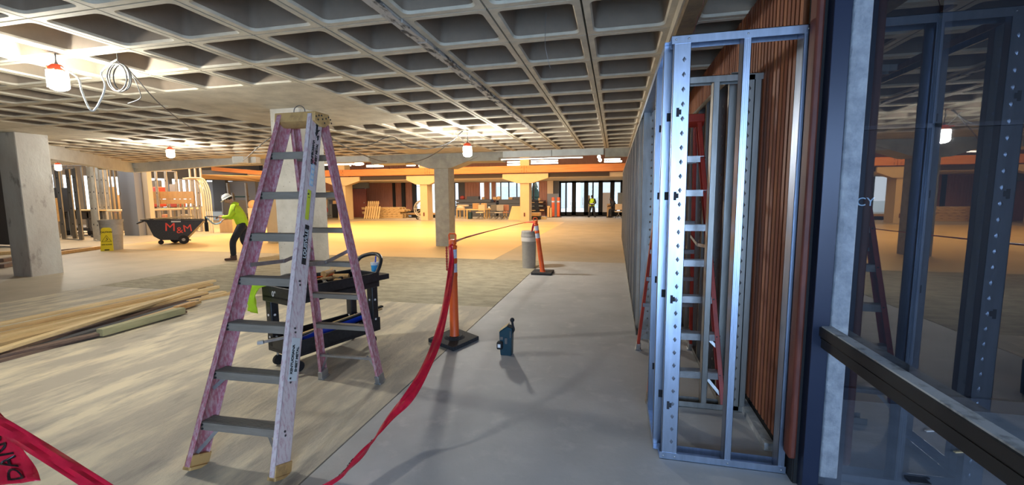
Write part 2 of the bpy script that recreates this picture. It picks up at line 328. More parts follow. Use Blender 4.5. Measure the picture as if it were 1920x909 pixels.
# fascia at the far slab edge
def tr(n, mb, m, **k): return struct(mb.build('trim_%d' % n, m, **k))
f1 = tr(2, MB().b(-3.6, -.33, 13.40, 13.52, 2.87, 3.06).b(-.32, .44, 13.40, 13.6, 2.80, 3.06), 'colG')
for x0, x1 in ((-3.45, -1.92), (-1.90, -.36)): MB().b(x0, x1, 13.33, 13.40, 2.86, 3.06).build('fascia_panel', 'fascia', f1)
f2 = tr(3, MB().b(-20.5, -8.1, 13.40, 13.6, 2.85, 3.06).b(-8.1, -3.6, 13.40, 14.3, 2.78, 3.3), 'colG')
for k in range(5): MB().b(-8.15-k*2.4, -8.15-(k+1)*2.4+.03, 13.33, 13.40, 2.86, 3.06).build('fascia_panel', 'fascia', f2)
MB().prism([(-6.9, 13.34, 2.9), (-4.3, 13.34, 2.9), (-5.2, 13.34, 2.58), (-6.0, 13.34, 2.58)], (0, .7, 0)).build('bracket', 'colG', f2)
# left edge beam of the low ceiling
p0, p1 = fl(60, 292, 2.7), fl(252, 323, 2.7)
b = MB(); dd = (p1-p0).normalized(); b.para(p0-dd*6, p1-p0+dd*6, V((-dd.y*.25, dd.x*.25, 0)), (0, 0, .65)); tr(4, b, 'fascia')
b = MB(); p2 = fl(480, 305, 2.85); b.para(p1, p2-p1, (0, .2, 0), (0, 0, .5)); tr(5, b, 'fascia')
struct(MB().b(-48, -20.3, -6, 13.4, 3.5, 3.7).build('ceiling_left', 'wallm'))
# ---- columns
def column(x0, x1, y0, y1, z1, m, label, taper=0, name='column'):
    c = .012
    mb = MB(); P = lambda x0, x1, y0, y1, z: [(x0+c, y0, z), (x1-c, y0, z), (x1, y0+c, z), (x1, y1-c, z), (x1-c, y1, z), (x0+c, y1, z), (x0, y1-c, z), (x0, y0+c, z)]
    a = P(x0+taper, x1-taper, y0+taper, y1-taper, 0); b = P(x0, x1, y0, y1, z1)
    mb.add(a+b, [list(range(8))[::-1], list(range(8, 16))]+[(i, (i+1) % 8, 8+(i+1) % 8, 8+i) for i in range(8)])
    return one(mb, name, m, label, 'column')
column(-5.37, -4.82, 5.97, 6.52, CZ, 'col', 'pitted pale concrete column right behind the pink stepladder')
column(-5.86, -5.36, 13.5, 14.05, 2.8, 'colG', 'grey concrete column in the middle of the hall, in front of the amber floor')
q = fl(60, 519); column(q.x-.56, q.x, q.y, q.y+.56, CZ, 'colL', 'stained concrete column nearest the left edge of the picture')
q = fl(502, 455); column(q.x, q.x+.75, q.y, q.y+.6, 3.4, 'cream', 'cream column half hidden behind the pitted column', name='column')

# ---- far gallery
gal = struct(MB().b(-22.5, 2, 28.62, 36, 2.86, 3.15).build('ceiling_gallery', 'soffit'))
def capital(x, w, n, x0=None, x1=None):
    cap = tag(D.objects.new('pillar', None), *{'0': ('cream square pillar between the windows and the glass doors', 'pillar'), '1': ('cream square pillar just left of the grey central column', 'pillar'), '2': ('cream square pillar seen through the right legs of the pink stepladder', 'pillar'), '3': ('cream pillar hidden behind the stud wall at the far right', 'pillar')}[n]); COL.objects.link(cap); cap.location = (x, 28.9, 0)
    MB().b(x-w/2, x+w/2, 28.5, 29.4, 0, 2.9).build('shaft', 'cream', cap)
    MB().b(x-w/2, x+w/2, 28.5, 29.2, 3.62, 5).build('upper_shaft', 'cream', cap)
    MB().prism([(x+x0, 28.4, 3.13), (x+x1, 28.4, 3.13), (x+x1, 28.4, 2.84), (x+.5, 28.4, 2.52), (x-.5, 28.4, 2.52), (x+x0, 28.4, 2.84)], (0, .5, 0)).build('capital', 'cream', cap)
    MB().b(x-.06, x+.03, 28.47, 28.5, .30, .55).build('outlet', 'redbrown', cap); return cap
capital(-5.9, .62, '0', -1.5, 1.6); capital(-13.2, .56, '1', -1.25, 1.3); capital(-19.8, .7, '2', -1.4, 1.6); 
ob = tr(6, MB().b(-22.5, -19.62, 28.3, 28.6, 3.2, 3.66).b(-19.6, -12.8, 28.3, 28.6, 3.2, 3.66).b(-12.78, -5.9, 28.3, 28.6, 3.2, 3.66).b(-5.88, 2.2, 28.3, 28.6, 3.2, 3.66), 'orange')
m = MB()
for x in (-19.61, -12.79, -5.89):
    for dx in (-.16, .16):
        for z in (3.27, 3.34, 3.52, 3.59): m.tube((x+dx, 28.3, z), (x+dx, 28.27, z), .018, n=6)
m.build('bolts', 'rivet', ob, stuff=True)
db = tr(7, MB().b(-18.2, -14.45, 28.55, 28.62, 2.9, 3.15).b(-11.9, -7.4, 28.55, 28.62, 2.9, 3.15).b(-4.3, -.4, 28.55, 28.62, 2.9, 3.15), 'darkband')
# upper back wall
ub = struct(MB().b(-24, 3, 36.0, 36.3, 3.1, 6.2).build('wall_upper', 'wood'))
for k in range(54):
    MB().b(-24+k*.5+.01, -24+(k+1)*.5-.01, 35.96, 36.0, 3.16, 6.2).build('board', 'wood', ub)
struct(MB().b(-34, 4, 13.6, 36.3, 6.2, 6.4).build('ceiling_atrium', 'wallm'))
for n, (x0, y0, x1, y1, Y) in enumerate([(951, 302, 977, 305, 32), (951, 307, 977, 310, 32), (993, 300, 1046, 303, 32), (993, 304, 1046, 307, 32), (1133, 297, 1163, 300, 31), (1133, 301, 1166, 304, 31), (650, 309, 657, 311, 32), (687, 309, 718, 313, 32), (762, 307, 778, 311, 32), (785, 309, 795, 312, 32), (850, 308, 870, 311, 32), (700, 317, 730, 319, 31)]):
    t = thing('strip_light', ['upper','lower'][n % 2]+' warm tube light '+['left of the pillar by the windows', 'left of the pillar by the windows', 'right of the pillar by the windows', 'right of the pillar by the windows', 'above the far entrance at the stud wall', 'above the far entrance at the stud wall', 'seen right of the stepladder above the beam', 'in the clerestory above the wood door', 'left of the grey central column', 'beside the second cream pillar', 'just right of the grey central column', 'resting along the orange beam, left bay'][n], 'light', aty((x0+x1)/2, y0, Y), 'strip lights above the orange beam')
    MB().px(x0, y0, x1, y1, Y, .1).build('tube', 'tube', t); a = aty(x0, y0, Y); c = aty(x1, y0, Y)
    MB().b(a.x, c.x, Y, Y+.14, a.z+.005, a.z+.05).b(a.x, a.x+.02, Y, Y+.02, a.z, 6.2).b(c.x-.02, c.x, Y, Y+.02, c.z, 6.2).build('housing', 'darkband', t)
t = thing('strip_light', 'long bright tube light under the pale fascia right of the central column', 'light', (-2.7, 13.7, 2.8)); MB().b(-3.9, -1.0, 13.7, 13.74, 2.82, 2.845).build('tube', 'tube', t); MB().b(-3.9, -1.0, 13.69, 13.80, 2.84, 2.87).build('housing', 'fascia', t)
t = thing('strip_light', 'long tube light under the fascia beside the stepladder, left bay', 'light', (-9.9, 13.75, 2.8)); MB().b(-11.4, -9.0, 13.7, 13.78, 2.80, 2.84).build('tube', 'tube', t); MB().b(-11.4, -9.0, 13.69, 13.80, 2.84, 2.87).build('housing', 'fascia', t)
for (x, y, lab) in ((671, 307, 'oval pendant light under the fascia, left of its pair'), (738, 303, 'oval pendant light under the fascia, right of its pair')):
    c = aty(x, y, 16); t = thing('pendant_light', lab, 'light', c, 'oval pendants behind the fascia'); MB().ball(c, .25, 8, (1, 1, .28)).build('diffuser', 'tube', t); MB().tube(c+V((0, 0, .06)), (c.x, c.y, 6.2), .008, n=5).build('cord', 'cable', t)
for (x, y, lab) in ((1123, 294, 'round glowing globe high above the far doors, upper'), (1125, 300, 'round glowing globe high above the far doors, lower')):
    c = aty(x, y, 27); one(MB().ball(c, .11, 8).tube(c, (c.x, c.y, 6.2), .01, n=5), 'globe_light', 'tube', lab, 'light')
# entrance wall at Y = 36
def frame_wall(n, x0, x1, z0, z1, Y, glassm=GLASSW):
    pass
wb = struct(MB().b(-4.7, -4.55, 35.6, 35.8, 0, 2.9).b(-4.55, .6, 35.6, 35.8, 2.80, 2.9).b(-4.55, .6, 35.6, 35.8, 0, .12).build('wall_back', 'blackm'))
for k, (x0, x1, lab) in enumerate([(1048, 1076, 'a'), (1076, 1099, 'b'), (1099, 1126, 'c'), (1126, 1148, 'd'), (1148, 1167, 'e')]):
    a = aty(x0, 370, 35.5).x; b_ = aty(x1, 370, 35.5).x
    t = D.objects.new('door_%d' % (k+1), None); COL.objects.link(t); t.location = (a, 35.5, 0); struct(t)
    fr = MB(); fr.b(a, a+.17, 35.5, 35.6, 0, 2.85).b(b_-.17, b_, 35.5, 35.6, 0, 2.85).b(a, b_, 35.5, 35.6, .1, .34).b(a, b_, 35.5, 35.6, 2.7, 2.85)
    if k in (0, 2): fr.b((a+b_)/2-.09, (a+b_)/2+.02, 35.5, 35.6, .1, 2.8)
    fr.build('door_frame', 'blackm', t); MB().b(a+.17, b_-.17, 35.54, 35.55, .34, 2.7).build('pane', GLASSW, t); MB().tube((b_-.26, 35.45, .9), (b_-.26, 35.45, 1.5), .02, n=6).build('door_handle', 'aluc', t)
# windows left of the near pillar
for k, (x0, x1, m_) in enumerate([(899, 908, None), (917, 922, 'ply'), (929, 939, None), (939, 954, None), (954, 969, None), (969, 985, None), (991, 1000, None), (1001, 1011, None), (853, 860, None)]):
    a = aty(x0, 370, 35.5).x; b_ = aty(x1, 370, 35.5).x; t = D.objects.new('window_%d' % (k+1), None); COL.objects.link(t); t.location = (a, 35.5, 1.4); struct(t)
    MB().b(a-.04, a+.03, 35.5, 35.6, 1.35, 2.85).b(b_-.03, b_+.04, 35.5, 35.6, 1.35, 2.85).b(a, b_, 35.5, 35.6, 1.3, 1.38).b(a, b_, 35.5, 35.6, 2.80, 2.88).build('window_frame', 'cream' if k < 3 else 'wallg', t)
    MB().b(a+.03, b_-.03, 35.54, 35.55, 1.38, 2.80).build('pane', GLASSW, t)
def wallpx(x0, y0, x1, y1, Y, dy, m, nm='wall_panel', boards=0):
    o = struct(MB().px(x0, y0, x1, y1, Y, dy).build(nm, m))
    if boards:
        a = aty(x0, y0, Y); b_ = aty(x1, y1, Y); wd = (b_.x-a.x)/boards
        for k in range(boards): MB().b(a.x+wd*k+.012, a.x+wd*(k+1)-.012, Y-.02, Y, max(.02, b_.z), a.z).build('board', m, o)
    return o
wallpx(860, 338, 872, 405, 35.5, .3, 'wallg', 'wall_pier'); wallpx(872, 338, 899, 405, 35.4, .3, 'wood', 'wall_pier', 5); wallpx(909, 338, 917, 405, 35.4, .3, 'wood', 'wall_pier'); wallpx(923, 338, 929, 405, 35.4, .3, 'wood', 'wall_pier')
wallpx(899, 375, 985, 406, 35.9, .2, 'wallg', 'wall_pier'); wallpx(985, 375, 1012, 406, 35.9, .2, 'wallg', 'wall_pier'); wallpx(1011, 338, 1026, 405, 34.8, .3, 'wood', 'wall_pier', 3)
wallpx(1026, 363, 1047, 405, 34.6, .3, 'wallm', 'wall_pier'); wallpx(1026, 338, 1037, 363, 34.6, .3, 'beige', 'wall_pier'); wallpx(1037, 338, 1048, 363, 34.7, .2, 'wallg', 'wall_pier')
# wood door bay
wallpx(645, 325, 655, 408, 32, .3, 'wood', 'wall_pier'); dr = wallpx(655, 354, 687, 407, 32.2, .1, 'door', 'door_6'); wallpx(653, 340, 690, 353, 32.3, .2, 'counter', 'wall_pier')
one(MB().tube(aty(684, 380, 32.2), aty(684, 380, 32.2)-V((0, .1, 0)), .04, n=8), 'door_knob', 'aluc', 'small round knob on the dark wood door by the pallets', 'knob')
wallpx(687, 338, 736, 404, 34, .3, 'wood', 'wall_pier', 14); wallpx(736, 340, 740, 400, 34, .3, 'blackm', 'wall_post'); wallpx(740, 342, 753, 400, 34.2, .3, 'wood', 'wall_pier', 3)
wallpx(753, 340, 758, 404, 34, .3, 'blackm', 'wall_post'); wallpx(758, 342, 773, 396, 34.3, .2, 'wood', 'wall_pier', 3); wallpx(758, 395, 773, 404, 34.1, .3, 'blackm', 'wall_post'); wallpx(773, 340, 779, 404, 34, .3, 'blackm', 'wall_post'); wallpx(792, 340, 798, 404, 34, .3, 'blackm', 'wall_post'); wallpx(815, 340, 853, 404, 36, .2, 'wallg', 'wall_pier')
a = aty(779, 342, 34); b_ = aty(792, 392, 34); t = D.objects.new('window_10', None); COL.objects.link(t); t.location = (a.x, 34, b_.z); struct(t); MB().b(a.x, b_.x, 34.0, 34.02, b_.z, a.z).build('pane', GLASSW, t); MB().b(a.x, b_.x, 34, 34.1, b_.z-.1, b_.z).b(a.x, b_.x, 34, 34.05, a.z-.35, a.z-.31).build('window_frame', 'blackm', t)
wallpx(779, 393, 792, 404, 34.1, .2, 'blackm', 'wall_post')
# bay left of the third pillar
wallpx(480, 330, 645, 408, 33.5, .3, 'wallm', 'wall_pier'); wallpx(592, 338, 637, 362, 33.3, .2, 'wood', 'wall_pier', 8)
one(MB().tube(aty(600, 348, 33.2), aty(600, 348, 33.2)-V((0, .06, 0)), .22, n=20), 'wall_clock', 'white', 'round white wall clock seen through the pink stepladder', 'clock')
one(MB().px(588, 360, 632, 372, 31.5, .8).px(590, 371, 634, 374, 31.4, 1.0).px(589, 373, 591, 420, 31.6, .1).px(615, 373, 617, 420, 31.6, .1).px(631, 373, 633, 420, 31.6, .1), 'counter', 'counter', 'long grey counter seen through the legs of the pink stepladder', 'counter')
one(MB().px(590, 358, 619, 360, 31.5, .5), 'shelf_board', 'pine', 'pale board lying along the top of the grey counter', 'board')
one(MB().px(623, 383, 636, 420, 31.2, .6), 'equipment_cabinet', 'blackm', 'black box cabinet standing just left of the third cream pillar', 'cabinet', bevel=.02)
one(MB().px(618, 383, 623, 420, 31.2, .5), 'upright_board', 'counter', 'greenish upright board beside the black cabinet', 'board')
one(MB().px(624, 376, 637, 382, 31.2, .5), 'wood_box', 'ply', 'orange wooden box on top of the black cabinet', 'box')

# ================================================================== FAR THINGS
one(MB().px(1036.5, 399, 1037, 400, 33.8, .1), 'paper_scrap', 'white', 'tiny scrap by the orange posts at the doors', 'scrap')
def far_post(x, y, lab):
    q = fl(x, y); t = thing('delineator_post', lab, 'post', q, 'orange posts by the far doors'); MB().lathe([(.12, .04), (.12, 1.5), (.10, 1.55)], q, 10).build('tube', 'orangep', t)
    MB().b(q.x-.22, q.x+.22, q.y-.2, q.y+.2, 0, .05).build('base', 'rubber', t); MB().lathe([(.123, 1.15), (.123, 1.28)], q, 10).build('reflective_band', 'reflect', t)
far_post(1037, 407, 'orange post left of the pair beside the far glass doors'); far_post(1047, 407, 'orange post right of the pair beside the far glass doors')
def crate(nm, x0, y0, x1, y1, Y, dy, m, lab, c, group=None): return one(MB().px(x0, y0, x1, y1, Y, dy), nm, m, lab, c, group, bevel=.01)
crate('plywood_stack', 993, 399, 1011, 405, 30, .8, 'ply', 'yellowish plywood stack right behind the nearest cream pillar', 'plywood')
crate('board', 993, 405.2, 1012, 416, 30, .9, 'blackm', 'black skid under the plywood stack', 'skid')
crate('board', 1010, 406, 1024, 416, 30.5, .2, 'pine2', 'pale board end lying right of the plywood stack', 'board')
for k, (x0, y0, x1, y1) in enumerate([(1026, 386, 1031, 407), (1030, 389, 1034, 407)]): one(MB().px(x0, y0, x1, y1, 33, .3), 'leaning_board', 'pine' if k else 'ply', ['wide tan board leaning upright left of the orange posts', 'narrow pale board leaning upright next to the wide tan one'][k], 'board')
for k, (x0, y0, x1, y1) in enumerate([(992, 376, 1022, 381), (992, 383, 1022, 388), (994, 390, 1024, 396)]):
    t = thing('shelf_rack', ['top', 'middle', 'bottom'][k]+' tier of the dark shelf rack between pillar and leaning boards', 'shelf', aty(x0, y1, 34)); MB().px(x0, y0, x1, y0+1, 34, .6).build('shelf', 'blackm', t); MB().px(x0, y1-2, x0+10, y1, 34, .5).px(x1-12, y1-3, x1-4, y1, 34, .4).build('goods', ['card', 'counter', 'ply'][k], t); MB().px(x0, y1-1, x1, y1, 34, .55).px(x0, y0, x0+1, [y1, y1, 420][k], 34.3, .1).px(x1-1, y0, x1, [y1, y1, 420][k], 34.3, .1).build('rack_post', 'blackm', t)
crate('cardboard_box', 1009, 371, 1013, 376, 34.1, .3, 'card', 'small orange carton on the rack by the far pillar', 'box')
# black stacked bleachers
for k, (x0, y0, x1, y1) in enumerate([(855, 373.7, 920, 379.3), (855, 379.7, 930, 385.3), (855, 385.7, 930, 420), (935, 373.7, 978, 381.7), (935, 381.7, 978, 387.7), (935, 387.7, 978, 393.7), (935, 393.7, 978, 420), (962, 369, 985, 373.7)]):
    one(MB().px(x0, y0+.05, x1, y1-.02, 34.2, .9), 'stacked_table', 'wallg', ['long black folded table at the very top of the left stack', 'second black folded table down in the left stack', 'third black folded table down, behind the work tables', 'top black panel of the right stack under the windows', 'second black panel of the right stack under the windows', 'third black panel of the right stack under the windows', 'bottom black panel of the right stack under the windows', 'sloping black panel on top, against the nearest far pillar'][k], 'table', 'black stack below the windows', bevel=.02)
crate('dark_bag', 875, 368, 897, 374.2, 34.3, .6, 'wallg', 'dark grey bundle piled on the black left stack', 'bundle')
one(MB().ball(aty(867, 370.5, 34.6), .2, 6, (1.1, .8, .9)), 'red_bag', 'red', 'small red bag on the black stack behind the work tables', 'bag')
for k, (x0, y0, x1, y1) in enumerate([(886, 381, 896, 391.5), (902, 381, 910, 391.5), (903, 369, 908, 374), (932, 368, 937, 374), (953, 369.5, 961, 373.8), (924, 369, 931, 374)]):
    crate('cardboard_box', x0, y0, x1, y1, 30.7 if k < 2 else 34.35, .4, 'ply' if k % 2 else 'card', ['carton above the left work table', 'carton above the middle work table', 'small carton below the yellow window', 'yellowish carton at the right end of the left stack', 'carton on the right black stack below the white windows', 'pale small carton next to the yellowish one on the stack'][k], 'box', 'cartons on the black stacks')
for k, x in enumerate((917, 929)): one(MB().lathe([(.07, 0), (.08, .2), (.04, .3), (.03, .36)], (aty(x, 385, 34.1).x, 34.12, 0)).px(x-1, 385, x+1, 386, 34.1, .02) if 0 else MB().ball(aty(x, 391, 31.3)+V((0, 0, .08)), .08, 5), 'white_bottle', 'white', ['white bottle on the right work table, left one', 'white bottle on the right work table, right one'][k], 'bottle')
def work_table(x0, x1, y0, y1, Y, lab):
    a = aty(x0, y0, Y); b_ = aty(x1, y0, Y); t = thing('work_table', lab, 'table', ((a.x+b_.x)/2, Y+.4, 0), 'pine work tables')
    MB().b(a.x, b_.x, Y, Y+.8, a.z-.08, a.z).build('tabletop', 'pine2', t)
    for x in (a.x, b_.x-.1):
        for y in (Y+.02, Y+.7): MB().b(x, x+.1, y, y+.08, 0, a.z-.08).build('leg', 'pine', t)
work_table(855, 871, 392, 410, 31.2, 'pine work table at the left, holding pale sacks'); work_table(874, 909, 392, 411, 30.4, 'long pine work table in the middle with things beneath'); work_table(911, 946, 391, 410, 31, 'pine work table at the right, behind the folding chair')
one(MB().ball(aty(864, 390, 31.5), .3, 8, (1.2, .7, .6)), 'pale_sack', 'beige', 'pale crumpled sack on the left pine work table', 'sack'); crate('plywood_sheet', 857, 384, 875, 387, 31.4, .5, 'beige', 'pale sheet lying above the crumpled sack', 'sheet')
one(MB().b(*sum([[aty(878, 406, 30.6).x, aty(884, 406, 30.6).x]], []), 30.5, 30.9, 0, .5), 'blue_bucket', 'teal', 'dark blue bucket under the middle pine work table', 'bucket', bevel=.03)
def office_chair(x, Y, lab, m='grey'):
    q = aty(x, 400, Y); t = thing('office_chair', lab, 'chair', (q.x, Y, 0), 'chairs by the work tables')
    MB().b(q.x-.28, q.x+.28, Y-.28, Y+.28, .46, .54).build('seat', m, t, bevel=.03); MB().b(q.x-.26, q.x+.26, Y+.24, Y+.31, .6, 1.05).build('backrest', m, t, bevel=.03)
    for k in range(4): a = R(45+90*k); MB().tube((q.x, Y, .3), (q.x+.32*math.cos(a), Y+.32*math.sin(a), .05), .025, n=6).build('leg', 'greyd', t)
    MB().tube((q.x, Y, .25), (q.x, Y, .47), .03, n=8).build('post', 'aluc', t)
office_chair(901, 30.2, 'pale swivel chair under the middle pine work table', 'beige'); office_chair(925, 30, 'grey swivel chair left of the folding chairs', 'greyd'); office_chair(936, 29.8, 'grey backed chair in front of the right pine work table', 'grey'); office_chair(946, 30.1, 'small brown chair by the leaning white sheet', 'wood'); office_chair(1160, 32.2, 'pale swivel chair in front of the dark seated figure', 'beige')
m = MB(); a = aty(947, 408, 29.9); m.para((a.x+.3, 29.6, 0), (1.0, 0, 0), (0, .03, 0), (.2, .35, .95)); one(m, 'leaning_sheet', 'pine2', 'pale sheet leaning right of the folding chairs', 'sheet')
# fan wheel behind the second pillar
q = fl(788, 412); q = V((q.x, 29.3, 0)); t = thing('drum_fan', 'round drum fan standing behind the second cream pillar', 'fan', q)
m = MB(); m.path([(q.x+.62*math.cos(R(a)), q.y, .78+.62*math.sin(R(a))) for a in range(0, 360, 15)], .04, closed=True); m.path([(q.x+.62*math.cos(R(a)), q.y+.3, .78+.62*math.sin(R(a))) for a in range(0, 360, 15)], .04, closed=True); m.build('rim', 'galvw', t)
m = MB()
for a in range(0, 180, 30): c, s_ = math.cos(R(a))*.6, math.sin(R(a))*.6; m.tube((q.x-c, q.y-.02, .78-s_), (q.x+c, q.y-.02, .78+s_), .02, n=5)
m.build('guard', 'galvw', t); MB().tube((q.x, q.y, .78), (q.x, q.y+.3, .78), .13, n=12).build('hub', 'greyd', t); MB().tube((q.x-.4, q.y, .1), (q.x-.4, q.y+.1, .1), .1, n=10).build('wheel', 'blackm', t); MB().tube((q.x+.4, q.y, .1), (q.x+.4, q.y+.1, .1), .1, n=10).build('wheel', 'blackm', t)
MB().bar((q.x-.4, q.y, .12), (q.x+.4, q.y, .12), .05, .05).build('stand', 'galvw', t)
# pallets
a = aty(674, 409, 30.2)
for k in range(5):
    z = .17+k*.17; t = thing('pallet', ['lowest', 'second', 'third', 'fourth', 'topmost'][k]+' pallet lying in the stack before the maroon siding', 'pallet', (a.x+1.6, 31.4, z-.17), 'stacked pallets'); sh = random.uniform(-.35, .35)
    for j in range(3): MB().b(a.x+.1+sh, a.x+3.4+sh, 30.9+j*.5, 31.0+j*.5, z-.168, z-.03).build('runner', 'pine', t)
    for j in range(8): MB().b(a.x+.1+sh+j*.42, a.x+.36+sh+j*.42, 30.85, 32.05, z-.03, z).build('slat', 'pine2', t)
b_ = MB().b(a.x+2, a.x+6.2, 31.8, 33, .25, .36); one(b_, 'loading_platform', 'card', 'low brown platform right of the pallets', 'platform')
one(MB().b(a.x+3.6, a.x+6.8, 31.9, 33, 0, .24), 'dark_skid', 'blackm', 'black skid beneath the low brown platform', 'skid')
for k, (x0, x1, lab) in enumerate([(683, 709, 'slatted pallet leaning upright against the stacked pallets'), (688, 706, 'taller slatted pallet leaning behind the first one')]):
    p = aty(x0, 409, 30.1+k*.25); r = aty(x1, 409, 30.1+k*.25); h = [.95, 1.35][k]; t = thing('leaning_pallet', lab, 'pallet', p)
    n = 7-k
    for j in range(n): xx = p.x+(r.x-p.x)*j/(n-1); MB().para((xx-.05, p.y, 0), (.10, 0, 0), (0, .04, 0), (.05, .25, h)).build('slat', 'pine2', t)
    for zz in (.15, .9): MB().para((p.x-.03, p.y+.05+zz*.25*h, h*zz-.08), (r.x-p.x+.1, 0, 0), (0, .05, 0), (0, 0, .12)).build('runner', 'pine', t)
# hand truck with red hose seen through the ladder
q = aty(602, 406, 29.8); t = thing('hose_cart', 'small cart with a red hose coil seen through the pink stepladder', 'cart', (q.x, 29.8, 0))
m = MB()
for dx in (-.35, .35): m.tube((q.x+dx, 30, .15), (q.x+dx*1.1, 30.1, 1.5), .03, n=6)
for z in (.5, .9, 1.3): m.tube((q.x-.37, 30.05, z), (q.x+.37, 30.05, z), .025, n=6)
m.build('frame', 'ply', t); m = MB()
for k in range(3): m.path([(q.x+.3+.28*math.cos(R(a)), 29.75+k*.05, .62+.26*math.sin(R(a))+k*.03) for a in range(0, 360, 20)], .04, closed=True)
m.build('hose', 'red', t)
for dx in (-.3, .1, .5): MB().tube((q.x+dx, 29.7, .12), (q.x+dx, 29.78, .12), .12, n=10).build('wheel', 'greyd', t)
MB().b(q.x-.4, q.x+.7, 29.6, 30.1, .22, .28).build('deck', 'greyd', t)
# sign boards and conifer outside the far doors
crate('street_board', 1129, 361, 1144, 402, 38.5, .1, 'beampale', 'orange notice board standing outside the glass doors', 'board'); crate('street_board', 1101, 366, 1106, 412, 38.5, .1, 'ply', 'small orange board outside, left of the guard', 'board')
crate('storage_box', 1158, 361, 1167, 384, 33, .4, 'counter', 'green-grey box standing behind the dark seated figure', 'box')
for k in range(3): crate('cardboard_box', 1138, 382+8*k, 1146, 390+8*k+(14 if k == 2 else 0), 33.8, .5, 'card', ['top', 'middle', 'lowest'][k]+' brown carton stacked left of the dark clad person', 'box', 'carton pile at the doors')
q = aty(1003, 372, 42); one(MB().lathe([(.75, 0), (.5, .6), (.55, .7), (.3, 1.4), (.33, 1.5), (.04, 2.4)], (q.x, 42, .9), 9).tube((q.x, 42, 0), (q.x, 42, .95), .1), 'conifer', 'tree', 'dark conifer outside the window right of the near pillar', 'tree')
bd = aty(1100, 350, 60); one(MB().b(bd.x-14, bd.x-3, 60, 64, 0, 6).b(bd.x-1, bd.x+9, 62, 66, 0, 9), 'street_building', 'fascia', 'pale building across the street beyond the glass doors', 'building')
outg = struct(MB().b(-70, 30, 46, 120, -.3, -.02).build('ground_outside', 'fascia'))
# ---- left part of the hall
struct(MB().px(385, 340, 480, 401, 30, .3).build('wall_left_far', 'wallm'))
dl = struct(MB().px(400, 337, 424, 397, 29.6, .3).build('door_7', 'wallg'))
one(MB().px(376, 397, 424, 415, 27, 2.0), 'low_plinth', 'sky', 'pale blue-grey low plinth left of the worker in the yellow shirt', 'plinth')
p = fl(415, 390, 0)
m = MB(); a, b_, c, d_ = aty(378, 326, 24), aty(492, 341, 27.5), aty(492, 330, 27.5), aty(400, 324, 22)
tr(8, MB().prism([aty(376, 327, 20), aty(440, 329, 20), aty(490, 338, 24), aty(490, 341, 24), aty(376, 335, 20)], (0, 4, .1)), 'beampale')
tr(9, MB().para(aty(396, 312.5, 26), aty(510, 322, 26)-aty(396, 312.5, 26), (0, .3, 0), (0, 0, -.28)), 'orange')
tr(10, MB().prism([aty(464, 319, 26.2), aty(520, 321, 26.2), aty(520, 340, 26.2), aty(464, 328, 26.2)], (0, .4, 0)), 'cream')
struct(MB().px(378, 318, 464, 327, 26.4, .3).build('wall_grey_strip', 'wallm'))
one(MB().px(435, 289, 456, 305, 12.2, .20), 'junction_box', 'fascia', 'square pale box hanging under the ceiling left of the stepladder', 'box')
# equipment trolley behind the worker
q = aty(437, 405, 26); q.z = 0; t = thing('pipe_trolley', 'dark trolley with tall grey uprights behind the worker', 'trolley', q)
m = MB()
for x, y0, y1 in ((431, 343, 404), (463, 343, 400), (417, 365, 402), (440, 362, 400)):
    a = aty(x, y0, 26+(x % 3)*.1); c_ = aty(x+3, y1, 26); m.bar((a.x, 26, a.z), (c_.x, 26, max(.1, c_.z)), .16, .12)
m.build('upright', 'galvd', t); m = MB(); a = aty(419, 365, 26.1); c_ = aty(466, 365, 26.1)
for z in (.35, .75, 1.15, 1.55): m.tube((a.x, 26.1, z+.2), (c_.x, 26.1, z+.2), .05, n=6)
m.build('rail', 'teal', t); MB().b(a.x+.1, c_.x-.1, 25.9, 26.5, .2, 1.5).build('load', 'wallg', t, bevel=.06)
for xx in (a.x+.1, c_.x-.1): MB().tube((xx, 25.9, .15), (xx, 26.0, .15), .15, n=10).build('wheel', 'blackm', t)
one(MB().px(466, 390, 492, 440, 22, .6), 'white_tub', 'beige', 'pale bin on the floor right of the worker', 'bin'); 
one(MB().px(413, 404, 437, 470, 17, .7), 'wood_crate', 'ply', 'tan crate on the floor left of the worker', 'crate')
one(MB().ball(aty(474, 384, 22.3), .38, 6, (.8, .6, .8)), 'straw_bundle', 'ply', 'orange-brown bundle on the pale bin right of the worker', 'bundle')
# one pier: lit beige face and dark face, light put into the colours
struct(MB().px(256, 300, 280, 460, 15.35, .2).build('wall_pier', 'beige')); struct(MB().px(228, 296, 256, 470, 15.0, .3).build('wall_pier', 'wallm'))
struct(MB().b(-34.2, -34, -6, 36, 0, 1.0).b(-34.2, -34, -6, 36, 3.2, 6.2).b(-34.2, -34, -6, 9, 1, 3.2).build('wall_left', 'wallm'))
struct(MB().px(-60, 280, 34, 458, 10.6, .3).build('wall_left_near', 'wallg'))
for k in range(9):
    y = 9+k*3; struct(MB().b(-34.15, -34.05, y, y+.3, 1, 3.2).build('window_%d' % (11+k), 'wallm'))
